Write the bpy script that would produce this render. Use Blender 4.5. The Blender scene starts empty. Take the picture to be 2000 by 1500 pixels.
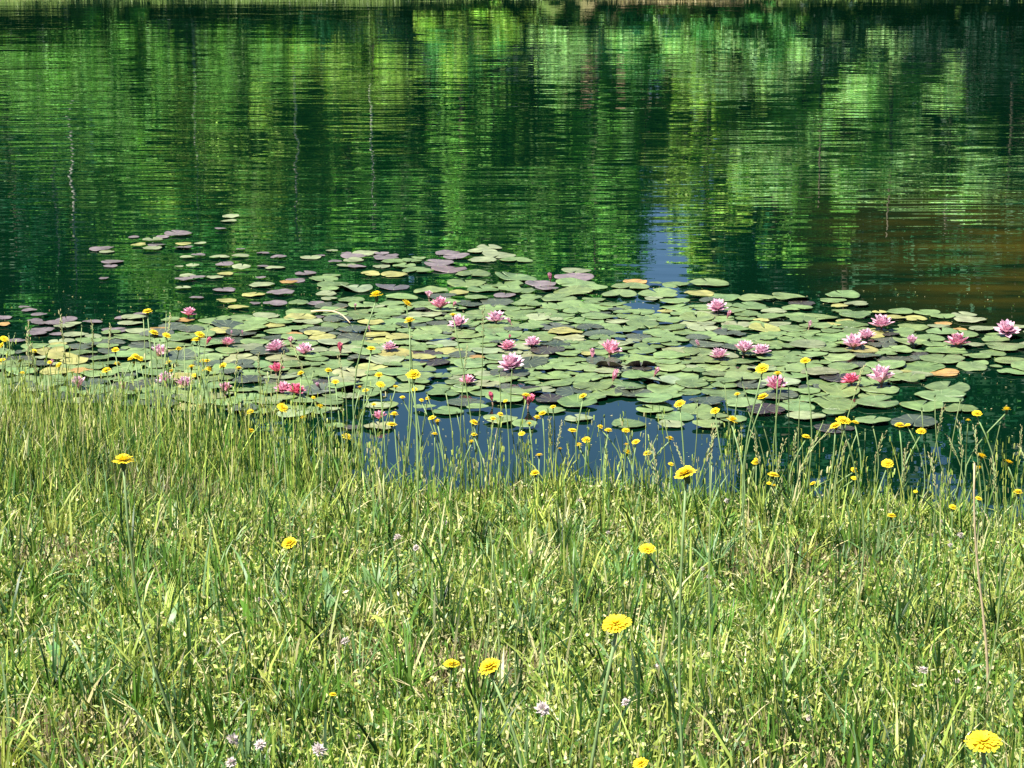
import bpy, math, random
import numpy as np
from mathutils import Vector, Matrix, Euler

R = math.radians
random.seed(7)
rng = np.random.default_rng(11)
scene = bpy.context.scene
COL = scene.collection

# ------------------------------------------------------------------ camera
CAM_H, PITCH, F = 2.0, R(12.6), 4456.0          # F: focal length in pixels of a 2000 px wide frame
cam_d = bpy.data.cameras.new('camera')
cam = bpy.data.objects.new('camera', cam_d)
COL.objects.link(cam)
cam.location = (0, 0, CAM_H)
cam.rotation_euler = (R(90) - PITCH, 0, 0)
cam_d.sensor_fit = 'HORIZONTAL'
cam_d.sensor_width = 36.0
cam_d.lens = F / 2000.0 * 36.0
cam_d.clip_start, cam_d.clip_end = 0.1, 2000
scene.camera = cam

# ------------------------------------------------------------------ light
SUN_EL, SUN_AZ = R(56), R(224)                   # azimuth clockwise from +Y: to the left, behind the camera
world = bpy.data.worlds.new('World')
scene.world = world
world.use_nodes = True
wn = world.node_tree
wn.nodes.clear()
sky = wn.nodes.new('ShaderNodeTexSky')
sky.sky_type = 'NISHITA'
sky.sun_disc = False
sky.sun_elevation = SUN_EL
sky.sun_rotation = SUN_AZ
sky.air_density = 0.8
sky.dust_density = 0.0
sky.ozone_density = 7.0
bg = wn.nodes.new('ShaderNodeBackground')
bg.inputs['Strength'].default_value = 0.05
wo = wn.nodes.new('ShaderNodeOutputWorld')
wn.links.new(sky.outputs[0], bg.inputs[0])
wn.links.new(bg.outputs[0], wo.inputs[0])
sun_d = bpy.data.lights.new('sun', 'SUN')
sun_d.energy = 5.0
sun_d.angle = R(0.5)
sun_d.color = (1.0, 0.95, 0.86)
sun = bpy.data.objects.new('sun', sun_d)
COL.objects.link(sun)
sdir = Vector((math.sin(SUN_AZ) * math.cos(SUN_EL), math.cos(SUN_AZ) * math.cos(SUN_EL), math.sin(SUN_EL)))
sun.rotation_euler = (-sdir).to_track_quat('-Z', 'Y').to_euler()
sun.location = sdir * 30

vs = scene.view_settings
vs.view_transform = 'Standard'
vs.look = 'None'
vs.gamma = 1
vs.exposure = 1.55
vs.use_curve_mapping = False
cy = scene.cycles
cy.max_bounces = 5
cy.diffuse_bounces = 2
cy.glossy_bounces = 3
cy.transmission_bounces = 4
cy.transparent_max_bounces = 4
cy.use_denoising = True
cy.caustics_reflective = False
cy.caustics_refractive = False

# ------------------------------------------------------------------ helpers
def tag(o, label=None, cat=None, group=None, kind=None):
    if label: o['label'] = label
    if cat: o['category'] = cat
    if group: o['group'] = group
    if kind: o['kind'] = kind
    return o

def link(name, me, parent=None):
    o = bpy.data.objects.new(name, me)
    COL.objects.link(o)
    if parent is not None:
        o.parent = parent
    return o

def np_mesh(name, verts, tris, mat=None, cols=None, smooth=False, uv=None, matidx=None):
    me = bpy.data.meshes.new(name)
    verts = np.asarray(verts, dtype=np.float32)
    tris = np.asarray(tris, dtype=np.int32)
    me.vertices.add(len(verts))
    me.vertices.foreach_set('co', verts.ravel())
    me.loops.add(tris.size)
    me.loops.foreach_set('vertex_index', tris.ravel())
    me.polygons.add(len(tris))
    me.polygons.foreach_set('loop_start', np.arange(0, tris.size, 3, dtype=np.int32))
    if smooth:
        me.polygons.foreach_set('use_smooth', np.ones(len(tris), dtype=bool))
    if matidx is not None:
        me.polygons.foreach_set('material_index', np.asarray(matidx, dtype=np.int32))
    me.update(calc_edges=True)
    if cols is not None:
        ca = me.color_attributes.new('tint', 'FLOAT_COLOR', 'POINT')
        c4 = np.ones((len(verts), 4), dtype=np.float32)
        c4[:, :3] = cols
        ca.data.foreach_set('color', c4.ravel())
    if uv is not None:
        ul = me.uv_layers.new(name='UVMap')
        uv = np.asarray(uv, dtype=np.float32)
        ul.data.foreach_set('uv', uv[tris.ravel()].ravel())
    for m in (mat if isinstance(mat, (list, tuple)) else [mat]):
        if m is not None:
            me.materials.append(m)
    return me

def quads_to_tris(q):
    q = np.asarray(q)
    return np.concatenate([q[:, [0, 1, 2]], q[:, [0, 2, 3]]])

def tube(path, rad, sides=6, cap=True):
    """path (n,3), rad (n) -> verts, tris"""
    path = np.asarray(path, float)
    n = len(path)
    rad = np.broadcast_to(np.asarray(rad, float), (n,))
    t = np.gradient(path, axis=0)
    t /= np.linalg.norm(t, axis=1)[:, None] + 1e-9
    ref = np.array([1.0, 0.02, 0.01]) if abs(t[0][0]) < 0.8 else np.array([0.02, 1.0, 0.01])
    u = np.cross(t, ref); u /= np.linalg.norm(u, axis=1)[:, None] + 1e-9
    v = np.cross(t, u)
    a = np.linspace(0, 2 * np.pi, sides, endpoint=False)
    ring = (u[:, None, :] * np.cos(a)[None, :, None] + v[:, None, :] * np.sin(a)[None, :, None]) * rad[:, None, None]
    verts = (path[:, None, :] + ring).reshape(-1, 3)
    q = []
    for i in range(n - 1):
        for j in range(sides):
            k = (j + 1) % sides
            q.append((i * sides + j, i * sides + k, (i + 1) * sides + k, (i + 1) * sides + j))
    tr = quads_to_tris(q)
    if cap:
        verts = np.vstack([verts, path[-1:]])
        c = len(verts) - 1
        tr = np.vstack([tr, [((n - 1) * sides + j, (n - 1) * sides + (j + 1) % sides, c) for j in range(sides)]])
    return verts, tr

def lathe(prof, sides=12):
    """prof list of (r,z) -> verts, tris"""
    prof = np.asarray(prof, float)
    a = np.linspace(0, 2 * np.pi, sides, endpoint=False)
    verts = np.stack([np.outer(prof[:, 0], np.cos(a)), np.outer(prof[:, 0], np.sin(a)), np.repeat(prof[:, 1:2], sides, 1)], -1).reshape(-1, 3)
    q = []
    for i in range(len(prof) - 1):
        for j in range(sides):
            k = (j + 1) % sides
            q.append((i * sides + j, i * sides + k, (i + 1) * sides + k, (i + 1) * sides + j))
    return verts, quads_to_tris(q)

def join(parts):
    vs_, ts_, off = [], [], 0
    for v, t in parts:
        vs_.append(np.asarray(v, float)); ts_.append(np.asarray(t) + off); off += len(v)
    return np.vstack(vs_), np.vstack(ts_)

# pixel (2000x1500 frame) -> ray
cp, sp = math.cos(PITCH), math.sin(PITCH)
def ray(px, py):
    u, v = (px - 1000) / F, (750 - py) / F
    return np.array([u, cp + v * sp, -sp + v * cp])
def on_water(px, py):
    d = ray(px, py); t = -CAM_H / d[2]
    return d[0] * t, d[1] * t
def at_depth(px, py, y):
    d = ray(px, py); t = y / d[1]
    return d[0] * t, y, CAM_H + d[2] * t
def mirror_at(px, py, y):                          # the point at distance y whose mirror image falls on this pixel
    d = ray(px, py); t = y / d[1]
    return d[0] * t, y, -(CAM_H + d[2] * t)

ONES = ['zeroth', 'first', 'second', 'third', 'fourth', 'fifth', 'sixth', 'seventh', 'eighth', 'ninth', 'tenth', 'eleventh', 'twelfth',
        'thirteenth', 'fourteenth', 'fifteenth', 'sixteenth', 'seventeenth', 'eighteenth', 'nineteenth']
TENS = {2: 'twent', 3: 'thirt', 4: 'fort', 5: 'fift', 6: 'sixt', 7: 'sevent', 8: 'eight', 9: 'ninet'}
def ordw(n):
    if n < 20: return ONES[n]
    t, o = divmod(n, 10)
    if t > 9: return '%dth' % n
    return TENS[t] + ('ieth' if o == 0 else 'y-' + ONES[o])

# ------------------------------------------------------------------ materials
def new_mat(name):
    m = bpy.data.materials.new(name)
    m.use_nodes = True
    m.node_tree.nodes.clear()
    return m, m.node_tree.nodes, m.node_tree.links

def leafy_mat(name, src, transl=0.35, rough=0.5, spec=0.35, tcol=(1.15, 1.25, 0.5), noise=0.0, nscale=30):
    """thin plant tissue: glossy diffuse front with light shining through. src: 'tint' attribute, 'object' colour or an rgb"""
    m, N, L = new_mat(name)
    out = N.new('ShaderNodeOutputMaterial')
    pb = N.new('ShaderNodeBsdfPrincipled')
    pb.inputs['Roughness'].default_value = rough
    pb.inputs['Specular IOR Level'].default_value = spec
    tr = N.new('ShaderNodeBsdfTranslucent')
    mx = N.new('ShaderNodeMixShader')
    mx.inputs[0].default_value = transl
    if src == 'tint':
        s = N.new('ShaderNodeAttribute'); s.attribute_name = 'tint'; c = s.outputs['Color']
    elif src == 'object':
        s = N.new('ShaderNodeObjectInfo'); c = s.outputs['Color']
    elif src == 'both':
        s = N.new('ShaderNodeObjectInfo')
        s2 = N.new('ShaderNodeAttribute'); s2.attribute_name = 'tint'
        mm = N.new('ShaderNodeMix'); mm.data_type = 'RGBA'; mm.blend_type = 'MULTIPLY'; mm.inputs[0].default_value = 1
        L.new(s.outputs['Color'], mm.inputs[6]); L.new(s2.outputs['Color'], mm.inputs[7]); c = mm.outputs[2]
    else:
        s = N.new('ShaderNodeRGB'); s.outputs[0].default_value = (*src, 1); c = s.outputs[0]
    if noise > 0:
        tc = N.new('ShaderNodeTexCoord')
        nz = N.new('ShaderNodeTexNoise'); nz.inputs['Scale'].default_value = nscale; nz.inputs['Detail'].default_value = 3
        L.new(tc.outputs['Object'], nz.inputs['Vector'])
        mr = N.new('ShaderNodeMapRange'); mr.inputs[1].default_value = 0.3; mr.inputs[2].default_value = 0.7
        mr.inputs[3].default_value = 1 - noise; mr.inputs[4].default_value = 1 + noise
        L.new(nz.outputs['Fac'], mr.inputs[0])
        vm = N.new('ShaderNodeVectorMath'); vm.operation = 'SCALE'
        L.new(c, vm.inputs[0]); L.new(mr.outputs[0], vm.inputs['Scale']); c = vm.outputs[0]
    L.new(c, pb.inputs['Base Color'])
    tm = N.new('ShaderNodeMix'); tm.data_type = 'RGBA'; tm.blend_type = 'MULTIPLY'; tm.inputs[0].default_value = 1
    tm.inputs[7].default_value = (*tcol, 1)
    L.new(c, tm.inputs[6]); L.new(tm.outputs[2], tr.inputs['Color'])
    L.new(pb.outputs[0], mx.inputs[1]); L.new(tr.outputs[0], mx.inputs[2])
    L.new(mx.outputs[0], out.inputs[0])
    return m

def simple_mat(name, col, rough=0.8, spec=0.3, noise=0.25, nscale=8, stretch=(1, 1, 1), col2=None):
    m, N, L = new_mat(name)
    out = N.new('ShaderNodeOutputMaterial')
    pb = N.new('ShaderNodeBsdfPrincipled')
    pb.inputs['Roughness'].default_value = rough
    pb.inputs['Specular IOR Level'].default_value = spec
    tc = N.new('ShaderNodeTexCoord')
    mp = N.new('ShaderNodeMapping'); mp.inputs['Scale'].default_value = stretch
    nz = N.new('ShaderNodeTexNoise'); nz.inputs['Scale'].default_value = nscale; nz.inputs['Detail'].default_value = 5
    L.new(tc.outputs['Object'], mp.inputs[0]); L.new(mp.outputs[0], nz.inputs['Vector'])
    cr = N.new('ShaderNodeValToRGB')
    c2 = col2 or tuple(c * (1 - noise) for c in col)
    c1 = col if col2 else tuple(c * (1 + noise) for c in col)
    cr.color_ramp.elements[0].position = 0.33; cr.color_ramp.elements[0].color = (*c2, 1)
    cr.color_ramp.elements[1].position = 0.66; cr.color_ramp.elements[1].color = (*c1, 1)
    L.new(nz.outputs['Fac'], cr.inputs[0]); L.new(cr.outputs[0], pb.inputs['Base Color'])
    L.new(pb.outputs[0], out.inputs[0])
    return m

M = {}
M['grass'] = leafy_mat('grass_blades', 'tint', 0.32, 0.45, 0.4, (1.1, 1.15, 0.55))
M['leaf'] = leafy_mat('tree_leaves', 'both', 0.3, 0.5, 0.3, (1.3, 1.35, 0.5))
M['bark'] = simple_mat('dark_bark', (0.09, 0.075, 0.055), 0.9, 0.2, 0.4, 3, (1, 1, 0.2))
M['pale_bark'] = simple_mat('pale_bark', (0.50, 0.48, 0.42), 0.85, 0.2, nscale=4, stretch=(1, 1, 0.5), col2=(0.22, 0.20, 0.17))
M['petal'] = None
M['stem'] = leafy_mat('flower_stem', (0.16, 0.24, 0.09), 0.1, 0.5, 0.35, noise=0.25, nscale=25)
M['stalk'] = leafy_mat('seed_stalk', 'object', 0.12, 0.55, 0.3, noise=0.2, nscale=30)
M['cup'] = leafy_mat('flower_cup', (0.05, 0.085, 0.03), 0.05, 0.6, 0.3, noise=0.3, nscale=120)
M['yellow'] = leafy_mat('yellow_florets', (0.78, 0.60, 0.03), 0.25, 0.6, 0.15, (1.1, 1.0, 0.6), noise=0.12, nscale=150)
M['clover'] = leafy_mat('clover_florets', (0.55, 0.48, 0.46), 0.25, 0.6, 0.2, (1.0, 0.95, 0.9), noise=0.12, nscale=150)
M['stamen'] = leafy_mat('lily_stamens', (0.75, 0.42, 0.03), 0.15, 0.6, 0.2, (1, 1, 1))
M['straw'] = simple_mat('dry_stem', (0.42, 0.33, 0.2), 0.8, 0.2, 0.25, 20)
M['sepal'] = leafy_mat('lily_sepal', (0.16, 0.10, 0.06), 0.1, 0.5, 0.3, noise=0.3, nscale=40)

def petal_mat():
    m, N, L = new_mat('lily_petals')
    out = N.new('ShaderNodeOutputMaterial')
    uv = N.new('ShaderNodeUVMap'); uv.uv_map = 'UVMap'
    sx = N.new('ShaderNodeSeparateXYZ'); L.new(uv.outputs[0], sx.inputs[0])
    cr = N.new('ShaderNodeValToRGB')
    cr.color_ramp.elements[0].position = 0.0; cr.color_ramp.elements[0].color = (1.0, 0.74, 0.82, 1)
    cr.color_ramp.elements[1].position = 1.0; cr.color_ramp.elements[1].color = (1.0, 1.0, 1.0, 1)
    L.new(sx.outputs[1], cr.inputs[0])
    oi = N.new('ShaderNodeObjectInfo')
    mm = N.new('ShaderNodeMix'); mm.data_type = 'RGBA'; mm.blend_type = 'MULTIPLY'; mm.inputs[0].default_value = 1
    L.new(oi.outputs['Color'], mm.inputs[6]); L.new(cr.outputs[0], mm.inputs[7])
    # fine lengthwise veins
    wv = N.new('ShaderNodeTexNoise'); wv.inputs['Scale'].default_value = 9; wv.inputs['Detail'].default_value = 2
    mp = N.new('ShaderNodeMapping'); mp.inputs['Scale'].default_value = (2.5, 0.25, 1); L.new(uv.outputs[0], mp.inputs[0]); L.new(mp.outputs[0], wv.inputs['Vector'])
    mr = N.new('ShaderNodeMapRange'); mr.inputs[1].default_value = 0.3; mr.inputs[2].default_value = 0.7; mr.inputs[3].default_value = 0.85; mr.inputs[4].default_value = 1.12
    L.new(wv.outputs['Fac'], mr.inputs[0])
    sc = N.new('ShaderNodeVectorMath'); sc.operation = 'SCALE'; L.new(mm.outputs[2], sc.inputs[0]); L.new(mr.outputs[0], sc.inputs['Scale'])
    pb = N.new('ShaderNodeBsdfPrincipled'); pb.inputs['Roughness'].default_value = 0.5; pb.inputs['Specular IOR Level'].default_value = 0.25
    tr = N.new('ShaderNodeBsdfTranslucent')
    L.new(sc.outputs[0], pb.inputs['Base Color']); L.new(sc.outputs[0], tr.inputs['Color'])
    mx = N.new('ShaderNodeMixShader'); mx.inputs[0].default_value = 0.45
    L.new(pb.outputs[0], mx.inputs[1]); L.new(tr.outputs[0], mx.inputs[2]); L.new(mx.outputs[0], out.inputs[0])
    return m
M['petal'] = petal_mat()

def pad_mat(name, src):
    m, N, L = new_mat(name)
    out = N.new('ShaderNodeOutputMaterial')
    pb = N.new('ShaderNodeBsdfPrincipled')
    uv = N.new('ShaderNodeUVMap'); uv.uv_map = 'UVMap'              # pad-centred coordinates, rim at radius 1
    sx = N.new('ShaderNodeSeparateXYZ'); L.new(uv.outputs[0], sx.inputs[0])
    at = N.new('ShaderNodeMath'); at.operation = 'ARCTAN2'; L.new(sx.outputs[1], at.inputs[0]); L.new(sx.outputs[0], at.inputs[1])
    mul = N.new('ShaderNodeMath'); mul.operation = 'MULTIPLY'; mul.inputs[1].default_value = 11; L.new(at.outputs[0], mul.inputs[0])
    cs = N.new('ShaderNodeMath'); cs.operation = 'COSINE'; L.new(mul.outputs[0], cs.inputs[0])
    vein = N.new('ShaderNodeMapRange'); vein.inputs[1].default_value = 0.93; vein.inputs[2].default_value = 1.0; vein.inputs[3].default_value = 0; vein.inputs[4].default_value = 0.5
    L.new(cs.outputs[0], vein.inputs[0])
    ln = N.new('ShaderNodeVectorMath'); ln.operation = 'LENGTH'; L.new(uv.outputs[0], ln.inputs[0])
    if src == 'object':
        s = N.new('ShaderNodeObjectInfo'); c = s.outputs['Color']; rnd = s.outputs['Random']
    else:
        s = N.new('ShaderNodeAttribute'); s.attribute_name = 'tint'; c = s.outputs['Color']; rnd = None
    geo = N.new('ShaderNodeNewGeometry')
    # world-position noise: worn, yellowed blotches and dust
    nz = N.new('ShaderNodeTexNoise'); nz.inputs['Scale'].default_value = 16; nz.inputs['Detail'].default_value = 5; nz.inputs['Roughness'].default_value = 0.65
    L.new(geo.outputs['Position'], nz.inputs['Vector'])
    n2 = N.new('ShaderNodeTexNoise'); n2.inputs['Scale'].default_value = 70; n2.inputs['Detail'].default_value = 3
    L.new(geo.outputs['Position'], n2.inputs['Vector'])
    mr = N.new('ShaderNodeMapRange'); mr.inputs[1].default_value = 0.3; mr.inputs[2].default_value = 0.7; mr.inputs[3].default_value = 0.62; mr.inputs[4].default_value = 1.30
    L.new(nz.outputs['Fac'], mr.inputs[0])
    sc = N.new('ShaderNodeVectorMath'); sc.operation = 'SCALE'; L.new(c, sc.inputs[0]); L.new(mr.outputs[0], sc.inputs['Scale'])
    # veins a little paler
    vm = N.new('ShaderNodeMix'); vm.data_type = 'RGBA'; vm.inputs[7].default_value = (0.24, 0.30, 0.14, 1)
    L.new(vein.outputs[0], vm.inputs[0]); L.new(sc.outputs[0], vm.inputs[6])
    # brown specks and rim wear
    sp_ = N.new('ShaderNodeMapRange'); sp_.inputs[1].default_value = 0.62; sp_.inputs[2].default_value = 0.70; L.new(n2.outputs['Fac'], sp_.inputs[0])
    rim = N.new('ShaderNodeMapRange'); rim.inputs[1].default_value = 0.86; rim.inputs[2].default_value = 1.02; rim.inputs[3].default_value = 0.12; rim.inputs[4].default_value = 1.0
    L.new(ln.outputs['Value'], rim.inputs[0])
    sm = N.new('ShaderNodeMath'); sm.operation = 'MULTIPLY'; L.new(sp_.outputs[0], sm.inputs[0]); L.new(rim.outputs[0], sm.inputs[1])
    s3 = N.new('ShaderNodeMix'); s3.data_type = 'RGBA'; s3.inputs[7].default_value = (0.20, 0.13, 0.04, 1)
    L.new(sm.outputs[0], s3.inputs[0]); L.new(vm.outputs[2], s3.inputs[6])
    # the underside is a dull wine red
    bf = N.new('ShaderNodeMix'); bf.data_type = 'RGBA'; bf.inputs[7].default_value = (0.07, 0.045, 0.04, 1)
    sn = N.new('ShaderNodeSeparateXYZ'); L.new(geo.outputs['True Normal'], sn.inputs[0])
    un = N.new('ShaderNodeMath'); un.operation = 'LESS_THAN'; un.inputs[1].default_value = -0.2
    L.new(sn.outputs[2], un.inputs[0]); L.new(un.outputs[0], bf.inputs[0]); L.new(s3.outputs[2], bf.inputs[6])
    L.new(bf.outputs[2], pb.inputs['Base Color'])
    rr = N.new('ShaderNodeMapRange'); rr.inputs[1].default_value = 0.3; rr.inputs[2].default_value = 0.7; rr.inputs[3].default_value = 0.26; rr.inputs[4].default_value = 0.5
    L.new(nz.outputs['Fac'], rr.inputs[0]); L.new(rr.outputs[0], pb.inputs['Roughness'])
    pb.inputs['Specular IOR Level'].default_value = 0.42
    bp = N.new('ShaderNodeBump'); bp.inputs['Strength'].default_value = 0.35; bp.inputs['Distance'].default_value = 0.004
    ad = N.new('ShaderNodeMath'); ad.operation = 'ADD'; L.new(nz.outputs['Fac'], ad.inputs[0]); L.new(vein.outputs[0], ad.inputs[1])
    L.new(ad.outputs[0], bp.inputs['Height']); L.new(bp.outputs[0], pb.inputs['Normal'])
    L.new(pb.outputs[0], out.inputs[0])
    return m
M['pad'] = pad_mat('lily_pad_leaf', 'object')
M['pad_mass'] = pad_mat('lily_pad_leaf_small', 'tint')

def ground_mat():
    m, N, L = new_mat('earth_and_turf')
    out = N.new('ShaderNodeOutputMaterial')
    pb = N.new('ShaderNodeBsdfPrincipled'); pb.inputs['Roughness'].default_value = 0.95; pb.inputs['Specular IOR Level'].default_value = 0.1
    geo = N.new('ShaderNodeNewGeometry')
    nz = N.new('ShaderNodeTexNoise'); nz.inputs['Scale'].default_value = 14; nz.inputs['Detail'].default_value = 8
    L.new(geo.outputs['Position'], nz.inputs['Vector'])
    cr = N.new('ShaderNodeValToRGB')
    cr.color_ramp.elements[0].position = 0.35; cr.color_ramp.elements[0].color = (0.035, 0.04, 0.015, 1)
    cr.color_ramp.elements[1].position = 0.68; cr.color_ramp.elements[1].color = (0.11, 0.10, 0.045, 1)
    L.new(nz.outputs['Fac'], cr.inputs[0])
    # meadow colour of the far bank
    n3 = N.new('ShaderNodeTexNoise'); n3.inputs['Scale'].default_value = 0.9; n3.inputs['Detail'].default_value = 7
    L.new(geo.outputs['Position'], n3.inputs['Vector'])
    c3 = N.new('ShaderNodeValToRGB')
    c3.color_ramp.elements[0].position = 0.35; c3.color_ramp.elements[0].color = (0.05, 0.11, 0.022, 1)
    c3.color_ramp.elements[1].position = 0.7; c3.color_ramp.elements[1].color = (0.115, 0.165, 0.04, 1)
    L.new(n3.outputs['Fac'], c3.inputs[0])
    sx = N.new('ShaderNodeSeparateXYZ'); L.new(geo.outputs['Position'], sx.inputs[0])
    gt = N.new('ShaderNodeMapRange'); gt.inputs[1].default_value = 37; gt.inputs[2].default_value = 38.6; L.new(sx.outputs[1], gt.inputs[0])
    mx = N.new('ShaderNodeMix'); mx.data_type = 'RGBA'
    L.new(gt.outputs[0], mx.inputs[0]); L.new(cr.outputs[0], mx.inputs[6]); L.new(c3.outputs[0], mx.inputs[7])
    # bare tan strip at the far waterline
    wz = N.new('ShaderNodeMapRange'); wz.inputs[1].default_value = 0.03; wz.inputs[2].default_value = 0.14; wz.inputs[3].default_value = 1; wz.inputs[4].default_value = 0
    L.new(sx.outputs[2], wz.inputs[0])
    wg = N.new('ShaderNodeMath'); wg.operation = 'MULTIPLY'; L.new(wz.outputs[0], wg.inputs[0]); L.new(gt.outputs[0], wg.inputs[1])
    m2 = N.new('ShaderNodeMix'); m2.data_type = 'RGBA'; m2.inputs[7].default_value = (0.20, 0.19, 0.085, 1)
    L.new(wg.outputs[0], m2.inputs[0]); L.new(mx.outputs[2], m2.inputs[6])
    ex = N.new('ShaderNodeMapRange'); ex.inputs[1].default_value = 0.6; ex.inputs[2].default_value = 1.8; L.new(sx.outputs[0], ex.inputs[0])
    ex2 = N.new('ShaderNodeMapRange'); ex2.inputs[1].default_value = 4.4; ex2.inputs[2].default_value = 5.2; ex2.inputs[3].default_value = 1; ex2.inputs[4].default_value = 0; L.new(sx.outputs[0], ex2.inputs[0])
    e1 = N.new('ShaderNodeMath'); e1.operation = 'MULTIPLY'; L.new(ex.outputs[0], e1.inputs[0]); L.new(ex2.outputs[0], e1.inputs[1])
    e2 = N.new('ShaderNodeMath'); e2.operation = 'MULTIPLY'; L.new(e1.outputs[0], e2.inputs[0]); L.new(gt.outputs[0], e2.inputs[1])
    m3 = N.new('ShaderNodeMix'); m3.data_type = 'RGBA'; m3.inputs[7].default_value = (0.17, 0.13, 0.075, 1)
    L.new(e2.outputs[0], m3.inputs[0]); L.new(m2.outputs[2], m3.inputs[6])
    L.new(m3.outputs[2], pb.inputs['Base Color'])
    bp = N.new('ShaderNodeBump'); bp.inputs['Strength'].default_value = 0.8; bp.inputs['Distance'].default_value = 0.03
    L.new(nz.outputs['Fac'], bp.inputs['Height']); L.new(bp.outputs[0], pb.inputs['Normal'])
    L.new(pb.outputs[0], out.inputs[0])
    return m
M['ground'] = ground_mat()

def water_mat():
    m, N, L = new_mat('pond_water')
    out = N.new('ShaderNodeOutputMaterial')
    pb = N.new('ShaderNodeBsdfPrincipled')
    pb.inputs['Roughness'].default_value = 0.0
    pb.inputs['IOR'].default_value = 1.43
    geo = N.new('ShaderNodeNewGeometry')
    P = geo.outputs['Position']
    def noise(sx, sy, scale, detail=2.0, rough=0.5, rot=0.0, dist=0.0):
        mp = N.new('ShaderNodeMapping'); mp.inputs['Scale'].default_value = (sx, sy, 1); mp.inputs['Rotation'].default_value = (0, 0, rot)
        L.new(P, mp.inputs[0])
        n = N.new('ShaderNodeTexNoise'); n.inputs['Scale'].default_value = scale; n.inputs['Detail'].default_value = detail
        n.inputs['Roughness'].default_value = rough; n.inputs['Distortion'].default_value = dist
        L.new(mp.outputs[0], n.inputs['Vector'])
        return n.outputs['Fac']
    def mul(a, b):
        q = N.new('ShaderNodeMath'); q.operation = 'MULTIPLY'
        for i, x in enumerate((a, b)):
            if isinstance(x, (int, float)): q.inputs[i].default_value = x
            else: L.new(x, q.inputs[i])
        return q.outputs[0]
    def add(a, b):
        q = N.new('ShaderNodeMath'); q.operation = 'ADD'; L.new(a, q.inputs[0]); L.new(b, q.inputs[1]); return q.outputs[0]
    def rangem(a, a0, a1, b0, b1):
        q = N.new('ShaderNodeMapRange'); q.inputs[1].default_value = a0; q.inputs[2].default_value = a1; q.inputs[3].default_value = b0; q.inputs[4].default_value = b1
        L.new(a, q.inputs[0]); return q.outputs[0]
    sx = N.new('ShaderNodeSeparateXYZ'); L.new(P, sx.inputs[0])
    # body of the water: dark green, brown silt showing over the shallow on the right
    silt = noise(0.9, 2.2, 1.3, 6, 0.65)
    dx = rangem(sx.outputs[0], 1.4, 2.6, 0, 1)
    dy = mul(rangem(sx.outputs[1], 9.6, 11.2, 0, 1), rangem(sx.outputs[1], 12.5, 15.5, 1, 0))
    sm = mul(mul(dx, dy), rangem(silt, 0.38, 0.66, 0.05, 1))
    bc = N.new('ShaderNodeMix'); bc.data_type = 'RGBA'
    bc.inputs[6].default_value = (0.0008, 0.0105, 0.0045, 1); bc.inputs[7].default_value = (0.046, 0.039, 0.006, 1)
    L.new(sm, bc.inputs[0]); L.new(bc.outputs[2], pb.inputs['Base Color'])
    # ripples: crests run across the view, calmer among the pads
    calm = rangem(sx.outputs[1], 10.0, 16.0, 0.12, 1.0)
    calm = mul(calm, rangem(sx.outputs[1], 18.0, 32.0, 1.0, 0.55))
    side = rangem(sx.outputs[0], -2.5, 1.5, 1.25, 0.65)
    breeze = mul(side, rangem(noise(0.25, 0.12, 1.0, 3), 0.35, 0.65, 0.55, 1.25))
    fine = mul(noise(1.1, 5.0, 1.5, 0.6, 0.5, R(-3)), 0.0040)
    mid = mul(noise(0.45, 1.9, 1.0, 0.5, 0.5, R(5)), 0.0085)
    big = mul(noise(0.16, 0.5, 1.0, 0.0, 0.5, R(12)), 0.009)
    h = mul(mul(add(add(fine, mid), big), calm), breeze)
    bp = N.new('ShaderNodeBump'); bp.inputs['Strength'].default_value = 1.0; bp.inputs['Distance'].default_value = 1.0
    L.new(h, bp.inputs['Height']); L.new(bp.outputs[0], pb.inputs['Normal'])
    L.new(pb.outputs[0], out.inputs[0])
    return m
M['water'] = water_mat()

# ------------------------------------------------------------------ terrain and water
def yshore(x):
    x = np.asarray(x, float)
    return 7.12 - 0.16 * x + 0.26 / (1 + np.exp((x + 0.35) * 5)) + 0.06 * np.sin(x * 3.1 + 0.5) + 0.04 * np.sin(x * 7.3)
def yfar(x):
    x = np.asarray(x, float)
    return 39.7 + 0.45 * np.sin(x * 0.21 + 0.4) + 0.35 * np.sin(x * 0.77)
def smooth01(t):
    t = np.clip(t, 0, 1); return t * t * (3 - 2 * t)
def gz(x, y):
    x = np.asarray(x, float); y = np.asarray(y, float)
    ys, yf = yshore(np.clip(x, -6, 6)), yfar(x)
    near = 0.104 * (ys - y) + 0.02 * np.sin(x * 2.3 + y * 1.7) + 0.012 * np.sin(x * 5.1 - y * 4.3)
    near = np.where(y < -4, 0.104 * (ys + 4) + 0.03 * (-4 - y), near)
    bed = np.maximum(-0.22 * (y - ys), -1.6)
    far_bed = np.maximum(-0.3 * (yf - y), -1.6)
    t = np.maximum(y - yf, 0)
    hill = 0.16 * (1 - np.exp(-t * 1.3)) + 0.04 * t
    hill = hill + 1.5 * smooth01((t - 2.5) / 6.0) + 2.2 * smooth01((t - 14) / 30.0)
    hill = hill + smooth01((-2.0 - x) / 3.5) * smooth01(t / 9.0) * 1.7
    z = np.where(y < ys, near, np.where(y < yf, np.maximum(bed, far_bed), hill))
    return z
gx = np.unique(np.concatenate([np.linspace(-160, -20, 24), np.linspace(-20, -4, 24), np.linspace(-4, 4, 81), np.linspace(4, 20, 24), np.linspace(20, 160, 24)]))
gy = np.unique(np.concatenate([np.linspace(-60, -4, 16), np.linspace(-4, 9, 110), np.linspace(9, 36, 20), np.linspace(36, 64, 60), np.linspace(64, 260, 26)]))
GX, GY = np.meshgrid(gx, gy)
GZ = gz(GX, GY)
gv = np.stack([GX, GY, GZ], -1).reshape(-1, 3)
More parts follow.
